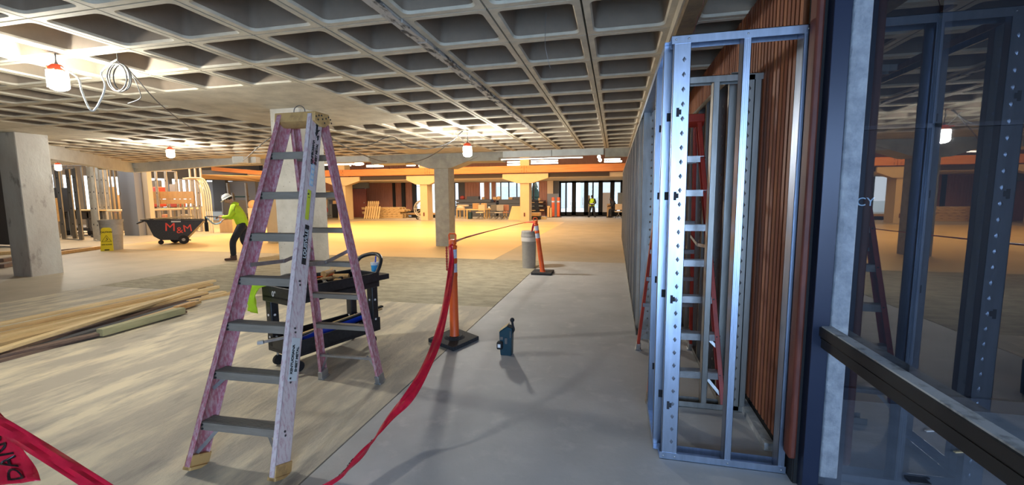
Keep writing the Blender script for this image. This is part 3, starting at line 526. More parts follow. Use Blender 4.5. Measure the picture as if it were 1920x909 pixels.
# ---- stud frames at the left
def stud(mb, x, y, z0, z1, wv=(1, 0, 0), w=.12): mb.chan((x, y, z0), (x, y, z1), wv, (0, 1, 0) if wv[0] else (1, 0, 0), w, .05, .006, .01)
def stud_frame(name, pts, ztop, label, m='galvw', tracks=True, w=.12, holes=True, z0=0):
    t = thing(name, label, 'frame', (pts[0][0], pts[0][1], z0), 'metal stud frames at the left')
    for x, y in pts:
        mb = MB(); stud(mb, x, y, z0+.01, ztop, w=w); s_ = mb.build('stud', m, t)
        if holes:
            for zz in (.6, 1.25, 1.9, 2.5):
                if zz < ztop-.1: MB().b(x-.02, x+.02, y-.004, y-.001, zz, zz+.06).build('punch_hole', 'hole', s_)
    if tracks:
        a, c_ = pts[0], pts[-1]
        for z in (z0, ztop-.03): MB().bar((a[0], a[1], z+.02), (c_[0], c_[1], z+.02), .12, .035).build('track', m, t)
    return t
def P2(x, y): q = fl(x, y); return (q.x, q.y)
stud_frame('stud_frame', [P2(120, 448), P2(140, 448), P2(152, 450)], 2.9, 'grey stud frame standing just right of the left column', 'galvd', w=.22)
stud_frame('stud_frame', [P2(179, 450), P2(186, 452)], 2.95, 'pair of tall pale studs left of the grey trash can', w=.2); stud_frame('stud_frame', [P2(193, 440), P2(201, 440), P2(209, 438)], 3.1, 'three tall pale studs behind the grey trash can', w=.2)
stud_frame('stud_frame', [P2(100+13*k, 438-.3*k) for k in range(8)], 3.3, 'row of thin studs farther behind, at the left windows', 'galvd', w=.1, holes=False)
stud_frame('stud_frame', [P2(216+8*k, 436) for k in range(5)], 3.2, 'row of thin studs behind the pipe barrier, next to the dark pier', 'galvd', w=.08, holes=False)
rk = stud_frame('stud_frame', [P2(283, 436), P2(301, 436), P2(319, 435), P2(338, 434)], 3.0, 'wide stud frame with orange plywood rails behind the black tilt cart', w=.14)
a, c_ = P2(281, 436), P2(372, 434)
for z in (1.55, 2.05):
    MB().bar((a[0], a[1]-.1, z*.62+.55), (c_[0], c_[1]-.1, z*.62+.55), .03, [.22, .36][z > 1.8]).build('plywood_rail', 'ply', rk)
stud_frame('stud_frame', [P2(346, 434), P2(357, 434), P2(368, 434), P2(378, 434)], 2.6, 'shorter stud frame right of the wide one, before bent conduits', w=.14)
stud_frame('stud_frame', [P2(364, 430), P2(374, 430), P2(384, 430)], 3.35, 'tall narrow stud frame at the back of the bent conduits', w=.1, holes=False)
# gusset board on top of wide frame
q0 = V((*P2(279, 436), 0)); q1 = V((*P2(334, 434), 0)); one(MB().prism([q0+V((0, -.1, 2.96)), q1+V((0, -.1, 3.02)), q1+V((0, -.1, 3.24))], (0, .04, 0)), 'gusset_board', 'beampale', 'long triangular board above the wide stud frame', 'board')
for k in range(5):
    x = 382+k*4; b0 = fl(x+2, 434+.5*k); pts = [b0, b0+V((0, 0, 1.6)), b0+V((-.06, 0, 2.1)), b0+V((-.22, 0, 2.45)), b0+V((-.5, .05, 2.62)), b0+V((-1.2, .1, 2.66))]
    one(MB().path(cat(pts, 4), .03, 6), 'bent_conduit', 'conduit', ['first', 'second', 'third', 'fourth', 'last'][k]+' of five bent cream conduits right of the stud frames, counted from the left', 'conduit', 'bent conduits')
# cream pipe barrier
t = thing('pipe_barrier', 'cream pipe barrier running behind the black tilt cart', 'barrier', fl(222, 440))
A = fl(205, 441); B = fl(382, 432)
for z in (1.12, .12): MB().tube(A+V((0, 0, z)), B+V((0, 0, z*1.02)), .05, n=8).build('rail', 'conduit', t)
for f in (0, .22, .43, .64, .86, 1.0): p = A.lerp(B, f); MB().tube(p, p+V((0, 0, 1.1)), .045, n=8).build('post', 'conduit', t)
# goods behind the frames: panels, red machines, table
for k, (x0, y0, x1, y1, Y, m_, lab) in enumerate([(95, 371, 106, 415, 13.6, 'pine', 'yellow sheet standing right beside the left column'), (95, 352, 108, 372, 14.2, 'wallg', 'dark square panel above the yellow sheet'), (109, 352, 128, 396, 14.5, 'wallg', 'tall dark panel behind the first grey studs'), (206, 350, 217, 395, 17, 'ply', 'tan sheet behind the tall pale studs'), (222, 365, 240, 400, 17.5, 'ply', 'tan sheet next to the dark pier'), (285, 338, 300, 352, 19, 'wallg', 'grey panel in the wide stud frame, left bay'), (318, 345, 330, 366, 19, 'wallm', 'grey panel in the wide stud frame, middle bay'), (214, 400, 233, 460, 16.6, 'card', 'brown carton behind the pipe barrier')]):
    tt = thing('leaning_board', lab, 'board', (aty(x0, y1, Y).x, Y, 0)); MB().px(x0, y0, x1, y1, Y, .1).build('sheet', m_, tt); a = aty(x0, y1, Y); c_ = aty(x1, y1, Y)
    if a.z > .15: MB().b(a.x, a.x+.07, Y+.02, Y+.09, 0, a.z+.02).b(c_.x-.07, c_.x, Y+.02, Y+.09, 0, a.z+.02).build('prop', 'galvd', tt)
for k, (x0, y0, x1, y1, lab) in enumerate([(211, 385, 219, 400, 'red machine behind the tall pale studs'), (223, 378, 239, 390, 'red tarpaulin next to the dark pier'), (318, 374, 332, 388, 'red box in the wide stud frame, middle bay'), (284, 376, 296, 388, 'red crate in the wide stud frame, left bay'), (286, 350, 294, 366, 'red-brown bin high in the wide stud frame')]):
    tt = thing('red_machine', lab, 'machine', (aty(x0, y1, 18.2).x, 18.2, 0)); MB().px(x0, y0, x1, y1, 18.2, .5).build('body', 'red', tt, bevel=.05); a = aty(x0, y1, 18.2); c_ = aty(x1, y1, 18.2); MB().b(a.x+.05, a.x+.12, 18.3, 18.4, 0, a.z+.05).b(c_.x-.12, c_.x-.05, 18.3, 18.4, 0, a.z+.05).build('stand', 'galvd', tt)
for k, (x0, x1) in enumerate(((281, 290), (300, 312), (338, 352))): one(MB().px(x0, 402, x1, 450, 19, .4), 'storage_bin', ['wallg', 'wood', 'wallm'][k], ['dark bin low behind the frame, left bay', 'brown bin low behind the frame, middle bay', 'grey bin low behind the frame, right bay'][k], 'bin', bevel=.03)
q = fl(130, 446); t = thing('work_cart', 'dark work cart with a pale board behind the first grey studs', 'cart', q)
L0 = V((q.x-1.6, q.y+.9, 0)); MB().b(L0.x-.6, L0.x+1.6, L0.y, L0.y+.8, 1.12, 1.17).build('board', 'pine2', t); MB().b(L0.x-.3, L0.x+1.3, L0.y+.1, L0.y+.7, .75, 1.1).build('load', 'wallg', t, bevel=.05); MB().b(L0.x-.3, L0.x+1.3, L0.y+.1, L0.y+.7, .22, .34).build('deck', 'wallg', t)
for dx in (-.2, .6, 1.2):
    MB().tube((L0.x+dx, L0.y+.1, .12), (L0.x+dx, L0.y+.2, .12), .12, n=10).build('wheel', 'blackm', t); MB().b(L0.x+dx-.04, L0.x+dx+.04, L0.y+.1, L0.y+.2, .3, 1.1).build('post', 'wallg', t)
# loose planks on the floor behind the left column
for k, (p, q_) in enumerate([((0, 492), (34, 486)), ((0, 478), (32, 476)), ((106, 478), (185, 467)), ((110, 474), (172, 468)), ((0, 503), (30, 497)), ((175, 444), (212, 452))]):
    a = fl(*p); c_ = fl(*q_); one(MB().bar(a+V((0, 0, .05)), c_+V((0, 0, .05)), .16, .09), 'floor_plank', ['pined', 'pine', 'ply', 'pined', 'pined', 'blackm'][k], ['dark plank on the floor left of the left column', 'tan plank on the floor at the far left edge', 'long tan plank right of the foot of the left column', 'dark plank just behind the long tan plank', 'lowest dark plank at the left picture edge', 'black plank end lying beside the grey trash can'][k], 'plank', 'planks round the left column')

# ================================================================== LAMPS AND CABLES
def lamp(hook, s, lab, m='led', drop=.12):
    t = thing('work_light', lab, 'light', hook, 'hanging work lights'); z = hook.z-drop
    m_ = MB().tube(hook, hook-V((0, 0, drop)), .006, n=5); m_.path([hook+V((.02*math.cos(a/3), .0, -drop-.01+.03*math.sin(a/3))) for a in range(0, 19)], .004, 5); m_.build('hook', 'cable', t)
    c = hook-V((0, 0, drop)); P = [(.02, 0), (.06, -.01), (.10, -.05), (.115, -.09), (.115, -.11)]
    MB().lathe([(r*s, z_*s) for r, z_ in P][::-1], c, 16).build('cap', 'ledcap', t); MB().lathe([(.05*s, -.40*s), (.10*s, -.375*s), (.125*s, -.34*s), (.125*s, -.13*s), (.11*s, -.11*s)], c, 16).build('diffuser', m, t)
    g_ = MB()
    for k in range(8): a = R(45*k); g_.tube(c+V((.128*s*math.cos(a), .128*s*math.sin(a), -.36*s)), c+V((.128*s*math.cos(a), .128*s*math.sin(a), -.10*s)), .003, n=4)
    g_.build('cage', 'white', t, stuff=True); MB().tube(c+V((-.09*s, 0, -.04*s)), c+V((-.17*s, -.03*s, -.03*s)), .012*s, n=6).build('clip', 'orangep', t); return c
hk1 = fl(103, 100, CZ); c1 = lamp(hk1, .62, 'big glowing work light with a red cap near the top left corner', drop=.10)
hk2 = fl(318, 268, CZ); MB().tube(hk2, hk2+V((0, 0, .33)), .004, n=5).build('hanger_rod', 'cable', cl); lamp(hk2, .66, 'glowing work light hanging above the black tilt cart', drop=.10)
hk3 = fl(876, 244, CZ); c3 = lamp(hk3, .74, 'glowing work light right of the central grey column', drop=.26)
hk4 = fl(107, 296, CZ); lamp(hk4, .66, 'glowing work light beside the left column, before the studs', drop=.16)
def cable(pts, lab, m='cable', r=.006, name='cable'): return one(MB().path(cat(pts, 8), r, 6), name, m, lab, 'cable')
dp = (hk1.y)
def pc(x, y, Y): return aty(x, y, Y)
cable([c1+V((.06, 0, -.03)), pc(146, 146, hk1.y+.02), pc(154, 172, hk1.y), pc(172, 208, hk1.y), pc(190, 185, hk1.y+.05), pc(197, 160, hk1.y+.05), pc(190, 138, 3.38), pc(203, 122, 3.38), pc(219, 112, 3.38)], 'white cable sagging from the nearest work light', 'cablew', .008)
lp = fl(219, 100, CZ)
m = MB().tube(lp, lp-V((0, 0, .06)), .004, n=5)
for k, (rx, ry) in enumerate(((.125, .13), (.13, .135), (.115, .125))): cc = pc(219+k*3, 145, 3.38+.01*k); m.path([cc+V((rx*math.cos(R(a)), .01*k, ry*math.sin(R(a))+.0)) for a in range(0, 360, 15)], .006, 6, True)
one(m, 'cable_coil', 'cable', 'coil of grey cable hooked to the ceiling beside the nearest work light', 'cable')
cable([lp-V((0, 0, .04)), pc(222, 116, 3.4), pc(247, 140, 3.45), pc(262, 172, 3.45), pc(262, 185, 3.45), pc(240, 194, 3.45)], 'loose tail of grey cable below the coil', r=.004)
cable([pc(230, 120, 3.42), pc(250, 140, 3.6), pc(300, 195, 4.4), pc(360, 240, 5.8), pc(410, 262, 7.2), pc(450, 270, 8)], 'thin grey cable running from the coil towards the stepladder')
cable([pc(455, 302, 9), pc(497, 265, 6.8), pc(520, 250, 6.6)], 'cable rising to the pitted column from the left', r=.009); 
cable([pc(600, 240, 6.6), pc(640, 271, 8), pc(680, 290, 10), pc(710, 301, 12), pc(725, 303, 13)], 'cable falling from the pitted column towards the fascia', r=.012)
cable([pc(640, 277, 10), pc(690, 272, 9.6), pc(732, 256, 9.2), pc(760, 272, 9.2), pc(800, 279, 9.2), pc(840, 268, 9.1), pc(868, 246, 8.95)], 'cable swagging left from the work light by the central column', r=.010)
cable([pc(866, 246, 8.95), pc(850, 262, 9.2), pc(820, 285, 10), pc(790, 300, 11.5), pc(760, 306, 12.8)], 'cable dropping left of the work light towards the fascia', r=.010)
cable([c3+V((.02, 0, -.02)), pc(880, 268, 8.9), pc(873, 252, 8.95)], 'short pale cable above the work light by the central column', 'cablew', .008); cable([c3+V((-.03, 0, -.02)), pc(870, 265, 8.9), pc(855, 250, 9.0)], 'second pale cable left of the work light by the central column', 'cablew', .008)
ww = pc(1021, 80, 3.5); one(MB().path(cat([pc(1022, 80, 3.6)*1+V((0, .05, .25)), pc(1022, 80, 3.6), pc(1025, 100, 3.6), pc(1029, 118, 3.6), pc(1032, 128, 3.6)], 4), .002, 5), 'hanging_wire', 'aluc', 'thin wire hanging out of a coffer above the hall centre', 'wire')
one(MB().path(cat([pc(1320, 0, 3.0)+V((.02, 0, .35)), pc(1320, 0, 3.0), pc(1309, 30, 3.1), pc(1300, 62, 3.1)], 4), .0022, 5), 'hanging_wire', 'redbrown', 'rusty wire hanging above the blue-lit stud frame', 'wire')

# ================================================================== STEPLADDERS
def ladder(label, FL, FR, BL, BR, CL, CR, zt, yc, rail, railr, feetm, capm, nst=7, rear_steps=True, stm='alu', cat_='ladder', RW=.088):
    FL, FR, BL, BR = [V((*p, 0)) for p in (FL, FR, BL, BR)]; TFL = V((CL, yc-.03, zt)); TFR = V((CR, yc-.03, zt)); TBL = V((CL+.01, yc+.06, zt)); TBR = V((CR-.01, yc+.06, zt))
    t = thing('step_ladder', label, cat_, (FL+FR+BL+BR)/4)
    X = V((1, 0, 0))
    def depth(a, b): d = (b-a).normalized(); return X.cross(d).normalized()
    for (a, b, s, w, f, mm, nm) in ((FL, TFL, 1, RW, .036, rail, 'front_rail'), (FR, TFR, -1, RW, .036, railr, 'front_rail'), (BL, TBL, 1, RW*.66, .028, rail, 'rear_rail'), (BR, TBR, -1, RW*.66, .028, rail, 'rear_rail')):
        MB().chan(a+V((0, 0, .02)), b, depth(a, b), X*s, w, f, .006).build(nm, mm, t, bevel=.002)
    for (a, b, fr) in ((FL, TFL, 1), (FR, TFR, 1), (BL, TBL, 0), (BR, TBR, 0)):
        d = (b-a).normalized(); n_ = depth(a, b); s = 1 if a in (FL, BL) else -1; w = RW*1.1 if fr else RW*.75
        MB().para(a-X*.006*s-n_*w/2, d*.085, X*.042*s, n_*w).para(a-X*.012*s-n_*w/2+V((0, 0, -.0)), d*.02, X*.06*s, n_*w).build('foot', feetm if fr else 'aluc', t, bevel=.004)
    for k in range(1, nst+1):
        f = (k*.2847-.018)/zt; a = FL.lerp(TFL, f); b = FR.lerp(TFR, f); up = V((0, 0, 1)); st = MB()
        st.para(a+V((.004, -.045, -.006)), b-a-V((.008, 0, 0)), (0, .088, 0), (0, 0, .006))
        st.para(a+V((.004, -.047, -.05)), b-a-V((.008, 0, 0)), (0, .004, 0), (0, 0, .05)); st.para(a+V((.004, .041, -.03)), b-a-V((.008, 0, 0)), (0, .004, 0), (0, 0, .03))
        for j in range(6): st.para(a+V((.01, -.04+j*.0145, 0)), b-a-V((.02, 0, 0)), (0, .006, 0), (0, 0, .0025))
        o = st.build('step', stm, t); rv = MB()
        for e_, s in ((a, -1), (b, 1)):
            for dz in (-.014, -.04): rv.tube(e_+V((s*.010, -.028, dz)), e_+V((s*.0005, -.028, dz)), .0065, n=8); rv.tube(e_+V((-s*.02, -.0535, dz)), e_+V((-s*.02, -.044, dz)), .0065, n=8)
        rv.build('rivets', 'rivet', o, stuff=True)
    for k in range(1, nst+1):
        f = (k*.2847-.018)/zt; a = BL.lerp(TBL, f); b = BR.lerp(TBR, f)
        if rear_steps and k > 1: MB().para(a+V((.004, -.03, -.04)), b-a-V((.008, 0, 0)), (0, .004, 0), (0, 0, .04)).para(a+V((.004, -.03, -.004)), b-a-V((.008, 0, 0)), (0, .07, 0), (0, 0, .004)).para(a+V((.004, .036, -.04)), b-a-V((.008, 0, 0)), (0, .004, 0), (0, 0, .04)).build('rear_step', stm, t)
        elif k % 2 or not rear_steps: MB().bar(a+V((.004, 0, -.03)), b+V((-.004, 0, -.03)), .028, .02).build('rear_bar', 'aluc', t)
    # knee braces
    for k, ln in ((1, .20), (2, .12)):
        for E0, T0, s in ((FL, TFL, 1), (FR, TFR, -1)):
            f = (k*.2847-.018)/zt; a = E0.lerp(T0, f)+X*.11*s*ln/.2+V((0, -.03, -.05)); b = E0.lerp(T0, max(.03, f-ln/zt*.9))+X*.012*s+V((0, -.02, 0)); MB().bar(a, b, .022, .004, (0, 1, 0)).build('brace', 'aluc', t)
    for E0, T0, s in ((BL, TBL, 1), (BR, TBR, -1)):
        a = E0.lerp(T0, .115)+X*.09*s; b = E0.lerp(T0, .04)+X*.012*s; MB().bar(a, b, .018, .004, (0, 1, 0)).build('brace', 'aluc', t)
    for A0, A1, B0, B1, s in ((FL, TFL, BL, TBL, 1), (FR, TFR, BR, TBR, -1)):
        a = A0.lerp(A1, .535)+X*(.04*s); b = B0.lerp(B1, .545)+X*(.035*s); mid = (a+b)/2+V((0, 0, -.035)); MB().bar(a, mid, .006, .028).bar(mid, b, .006, .028).tube(mid-X*.008, mid+X*.008, .014, n=8).build('spreader', 'aluc', t)
    # cap
    y0, y1 = yc-.095, yc+.085; z0, z1 = zt-.03, zt+.035; x0, x1 = CL-.025, CR+.025
    cp = MB().prism([(x0, y0, z0), (x0-.0, y0+.01, z1), (x0, y1-.01, z1), (x0, y1, z0+.0), (x0, (y0+y1)/2+.03, z0-.035), (x0, (y0+y1)/2-.03, z0-.035)], (x1-x0, 0, 0)).build('top_cap', capm, t, bevel=.006, recalc=True)
    rv = MB()
    for (dy, dz) in ((.02, .02), (.05, .03), (.08, .035), (.04, .0), (.09, .01), (.13, .02), (.16, .035), (.11, -.015), (.18, .02), (.19, -.005)): rv.tube((x1, y0+dy, z0+.01+dz), (x1+.002, y0+dy, z0+.01+dz), .007, n=8)
    rv.build('rivets', 'rivet', cp, stuff=True)
    return t, FR, TFR, depth(FR, TFR)
CLa, CRa = fl(524, 215, 2.28), fl(583, 215, 2.28)
t, FR_, TFR_, dn = ladder('tall worn pink fibreglass stepladder with a mustard top, in the foreground', (-2.50, 1.98), (-1.885, 2.01), (-2.60, 3.32), (-2.0, 3.34), -2.43, -2.135, 2.235, 2.86, 'pinkfib', 'pinkpale', 'yell', 'yell', RW=.125)
PINK = t
MB().path(cat([(-2.31, 2.80, 2.26), (-2.30, 2.80, 2.30), (-2.26, 2.80, 2.32), (-2.22, 2.80, 2.30), (-2.21, 2.80, 2.26)], 4), .003, 6).build('wire_loop', 'cable', t)
def on_rail(f, off=0.): return FR_.lerp(TFR_, f)+V((.0035, 0, 0))+dn*off
dU = (TFR_-FR_).normalized()
def plate(f0, f1, w, m, nm, off=0., th=.0015):
    p = on_rail(f0, off)-dn*(w/2); return MB().para(p, on_rail(f1, off)-on_rail(f0, off), dn*w, (th, 0, 0)).build(nm, m, t)
plate(.54, .655, .040, 'black', 'label'); text('LOUISVILLE', .042, on_rail(.600)+V((.003, 0, 0)), dU, -dn if dn.y > 0 else dn, 'strap', t, bold=.0003, spacing=.95)
plate(.775, .845, .034, 'labelb', 'warning_label'); m = MB()
for k in range(4): p = on_rail(.78+k*.017)-dn*.012; m.para(p+V((.0015, 0, 0)), dU*.026, dn*.024, (.001, 0, 0))
m.build('warning_print', 'strap', t); plate(.67, .76, .034, 'ylabel', 'yellow_label', .012); plate(.845, .865, .034, 'pinkfib', 'warning_label')
for f_, s_ in ((.285, .030), (.88, .032)):
    if f_ < .5: plate(f_-.055, f_+.055, .074, 'strap', 'label')
    for k, s in enumerate(('SHEET METAL', 'KENTUCKIANA')): text(s, s_*.92, on_rail(f_, (.019 if k == 0 else -.019)*(-1 if dn.y > 0 else 1) * -1)+V((.003, 0, 0)), dU, -dn if dn.y > 0 else dn, 'blackm', t, bold=.0005, spacing=.9)
m = MB()
for k in range(14): p = on_rail(.925+k*.0042, -.02+.003*k % .02); m.para(p+V((.0015, 0, 0)), dU*random.uniform(.02, .05)+dn*random.uniform(-.02, .02), dn*random.uniform(.006, .014), (.0012, 0, 0))
m.build('black_scrawl', 'blackm', t)
ladder('red fibreglass stepladder standing inside the metal stud wall', (.275, 3.46), (.855, 3.50), (.25, 4.69), (.83, 4.82), .42, .70, 2.30, 4.1, 'redfib', 'redfib', 'alu', 'redfib', stm='aluc')

# ================================================================== CART
CC = V((-2.93, 3.86, 0)); ca = R(72); lx = V((math.cos(ca), math.sin(ca), 0)); ly = V((-math.sin(ca), math.cos(ca), 0)); UZ = V((0, 0, 1))
def cp_(a, b, z): return CC+lx*a+ly*b+UZ*z
t = thing('utility_cart', 'black plastic utility cart loaded with tools behind the pink stepladder', 'cart', CC)
def cbox(mb, a0, a1, b0, b1, z0, z1): return mb.para(cp_(a0, b0, z0), lx*(a1-a0), ly*(b1-b0), UZ*(z1-z0))
m = MB(); cbox(m, -.52, .52, -.235, .235, .70, .73)
for bb in (-.235, .215): cbox(m, -.52, .52, bb, bb+.02, .66, .82)
for aa in (-.52, .50): cbox(m, aa, aa+.02, -.235, .235, .66, .82)
m.build('upper_tray', 'black', t, bevel=.006)
m = MB(); cbox(m, -.50, .52, -.225, .225, .18, .20)
for bb in (-.225, .207): cbox(m, -.50, .52, bb, bb+.018, .16, .31)
for aa in (-.50, .50): cbox(m, aa, aa+.018, -.225, .225, .16, .31)
m.build('lower_tray', 'black', t, bevel=.006)
for aa in (-.50, .42):
    for bb in (-.225, .135):
        o = cbox(MB(), aa, aa+.08, bb, bb+.09, .2, .70).build('leg', 'black', t, bevel=.01); h = MB()
        for z in (.30, .52): h.tube(cp_(aa+.035, bb-.001, z), cp_(aa+.035, bb-.004, z), .012, n=10); h.tube(cp_(aa-.001, bb+.045, z), cp_(aa-.004, bb+.045, z), .012, n=10)
        h.build('rivets', 'white', o, stuff=True)
for aa in (-.44, .44):
    for bb in (-.17, .17):
        o = MB().tube(cp_(aa, bb-.016, .055), cp_(aa, bb+.016, .055), .05, n=16).build('wheel', 'blackm', t); MB().tube(cp_(aa, bb, .05), cp_(aa, bb, .17), .012, n=8).build('caster_fork', 'aluc', o)
m = MB(); m.path(cat([cp_(.50, -.20, .78), cp_(.56, -.20, .88), cp_(.61, -.17, .95), cp_(.66, -.08, .985), cp_(.68, .0, .99), cp_(.66, .08, .985), cp_(.61, .17, .95), cp_(.56, .20, .88), cp_(.50, .20, .78)], 5), .022, 10); cbox(m, .5, .68, -.22, .22, .72, .78); m.build('handle', 'black', t, bevel=.005)
text('0°', .075, cp_(-.5215, .03, .745), -ly, UZ, 'white', t, 'size_mark')
# things in and on the cart
m = MB(); c_ = cp_(.60, -.08, .78); o = thing('paint_cup', 'blue and white cup standing on the cart handle shelf', 'cup', c_); MB().lathe([(.038, 0), (.046, .10), (.048, .10)], c_, 16).build('cup', 'cyan', o); MB().lathe([(.047, .10), (.050, .12), (.050, .13)], c_, 16).build('rim', 'white', o); MB().tube(c_+V((0, 0, .06)), c_+V((.015, 0, .20)), .008, n=6).build('brush', 'blue', o)
one(MB().tube(cp_(-.36, -.10, .26), cp_(.50, .02, .30), .045, n=14), 'blue_tube', 'blue', 'long blue tube lying in the lower tray of the cart', 'tube')
for k, (b0, b1, ln) in enumerate(((.06, .10, .72), (.10, .13, .76), (-.02, .06, .70))): one(MB().bar(cp_(-.3, b0, .23+.03*k), cp_(ln, b1-.12, .33+.02*k), .04, .018), 'wood_strip', ['pine2', 'pine', 'blackm'][k], ['pale wood strip sticking out of the lower cart tray', 'second tan wood strip sticking out of the lower cart tray', 'black strip lying in the lower cart tray'][k], 'strip')
def drill(a, b, z, lab, ang):
    p = cp_(a, b, z); dx = lx*math.cos(ang)+ly*math.sin(ang); dy = UZ.cross(dx); t = thing('cordless_drill', lab, 'drill', p)
    MB().tube(p+dx*-.07+UZ*.04, p+dx*.09+UZ*.04, .034, n=12).build('body', 'yell', t); MB().tube(p+dx*.09+UZ*.04, p+dx*.15+UZ*.04, .02, .012, 10).build('chuck', 'blackm', t); MB().bar(p+UZ*.03, p+dy*.14+UZ*.02, .035, .045).build('handle', 'blackm', t, bevel=.006); MB().bar(p+dy*.13+UZ*.02, p+dy*.18+UZ*.02, .07, .05).build('battery', 'yell', t, bevel=.004)
drill(.12, .12, .80, 'yellow and black cordless drill at the back of the cart tray', .4); drill(.20, -.02, .76, 'second cordless drill lying lower among the tools', 2.2)
toolc = ['orangep', 'card', 'greyd', 'aluc', 'black', 'ply']
for k in range(7):
    a = -.1+.42*random.random(); b = random.uniform(-.14, .12); an = random.uniform(0, 3.1); p = cp_(a, b, .745+.012*k); d = (lx*math.cos(an)+ly*math.sin(an))*.10
    one(MB().bar(p-d, p+d*.2, .03, .022).bar(p+d*.2, p+d, .014, .012), 'hand_tool', toolc[k % 6], ['orange handled tool on top of the heap in the cart', 'brown handled tool in the cart heap', 'dark grey tool in the cart heap', 'bright steel tool in the cart heap', 'black handled tool in the cart heap', 'tan handled tool in the cart heap', 'second orange handled tool in the cart heap'][k], 'tool', 'tools heaped in the cart', bevel=.003)
# tool bag and safety vest over the end
m = MB(); c_ = cp_(-.33, .05, .83); m.ball(c_, .15, 8, (1.1, 1.0, .55)); one(m, 'tool_bag', 'blackm', 'soft black tool bag at the left end of the cart', 'bag')
pts = [cp_(-.45, .20, .835), cp_(-.55, .24, .82), cp_(-.60, .27, .74), cp_(-.60, .29, .64), cp_(-.585, .30, .55)]
m = MB(); rows = cat(pts, 4); n = len(rows); vs = []; W = 9
for i, p in enumerate(rows):
    for j in range(W): u = j/(W-1)-.5; vs.append(p+ly*u*.20*(1-.45*i/n)+lx*.018*math.sin(j*1.9+i*.5)+UZ*.01*math.cos(j*2+i))
fs = [(i*W+j, i*W+j+1, (i+1)*W+j+1, (i+1)*W+j) for i in range(n-1) for j in range(W-1)]; m.add(vs, fs, True); o = m.build('safety_vest', 'lime'); o.modifiers.new('s', 'SOLIDIFY').thickness = .008; tag(centre(o), 'lime yellow safety vest hanging off the left end of the cart', 'vest')
for k, (a, b, z, mm) in enumerate(((-.44, .0, .2, 'strap'), (-.42, -.10, .2, 'labelb'))):
    p = cp_(a+.02, b, z); o = thing('spray_can', ['white printed can in the left end of the lower tray', 'white and blue can next to the printed one'][k], 'can', p); MB().lathe([(.042, 0), (.042, .19), (.03, .21)], p, 14).build('body', 'strap', o); MB().lathe([(.022, .21), (.024, .25)], p, 12).build('cap', ['red', 'blue'][k], o); MB().lathe([(.043, .05), (.043, .09)], p, 14, cap=False).build('band', ['red', 'blue'][k], o)
one(MB().bar(cp_(-.66, .0, .33), cp_(-.44, -.06, .33), .028, .022).bar(cp_(-.66, .0, .33), cp_(-.70, .03, .33), .042, .03), 'steel_clamp', 'aluc', 'bright steel clamp poking out of the left end of the cart', 'clamp')

# ================================================================== POSTS, TAPE, CAN, TOOL
def post(base, top, lab, band=(.86, 1.0)):
    B = V((*base, 0)); T = V(top); d = (T-B).normalized(); L = (T-B).length; t = thing('delineator_post', lab, 'post', B); s = 1
    MB().lathe([(.075, .03), (.062, .05), (.052, .08), (.05, .3), (.046, L-.35), (.05, L-.34), (.05, L-.31), (.046, L-.30), (.046, L-.19), (.05, L-.18), (.05, L-.15), (.046, L-.14), (.046, L-.03), (.05, L-.02), (.05, L), (.03, L+.02)], B, 20, d).build('tube', 'orangep', t)
    for z0, z1 in ((L-.135, L-.035), (L-.295, L-.195)): MB().lathe([(.0475, z0), (.0475, z1)], B, 20, d, cap=False).build('reflective_band', 'reflect', t)
    MB().lathe([(.045, L+.02), (.042, L+.06), (.035, L+.075)], B, 12, d).path([B+d*(L+.06)+V((-.036, 0, 0)), B+d*(L+.125)+V((-.04, 0, 0)), B+d*(L+.14)+V((-.03, 0, 0)), B+d*(L+.14)+V((.03, 0, 0)), B+d*(L+.125)+V((.04, 0, 0)), B+d*(L+.06)+V((.036, 0, 0))], .010, 8).build('handle', 'orangep', t)
    return t, B+d*(L+.07), d
nb = [fl(803, 641), fl(850, 659), fl(898, 637), fl(853, 620)]
t, top1, d1 = post((-1.765, 4.53), (-1.765, 4.53, 1.10), 'near orange delineator post on a square rubber base, draped in red tape')
MB().prism([p+V((0, 0, .0)) for p in nb], (0, 0, .045)).lathe([(.12, .045), (.085, .07)], (-1.765, 4.53, 0), 16).build('base', 'rubber', t, bevel=.006, recalc=True)
t2, top2, d2 = post((-1.47, 9.0), (-1.62, 9.0, 1.06), 'far orange delineator post leaning left beside the grey trash can')
MB().b(-1.70, -1.27, 8.82, 9.3, 0, .05).build('base', 'rubber', t2, bevel=.01)
m = MB()
for k in range(9): p = V((-1.825, 4.50, 1.08-.03*k)); m.ball(p, .014, 5, (1, .6, 1.3))
m.build('chain_strap', 'redfib', t, stuff=True)
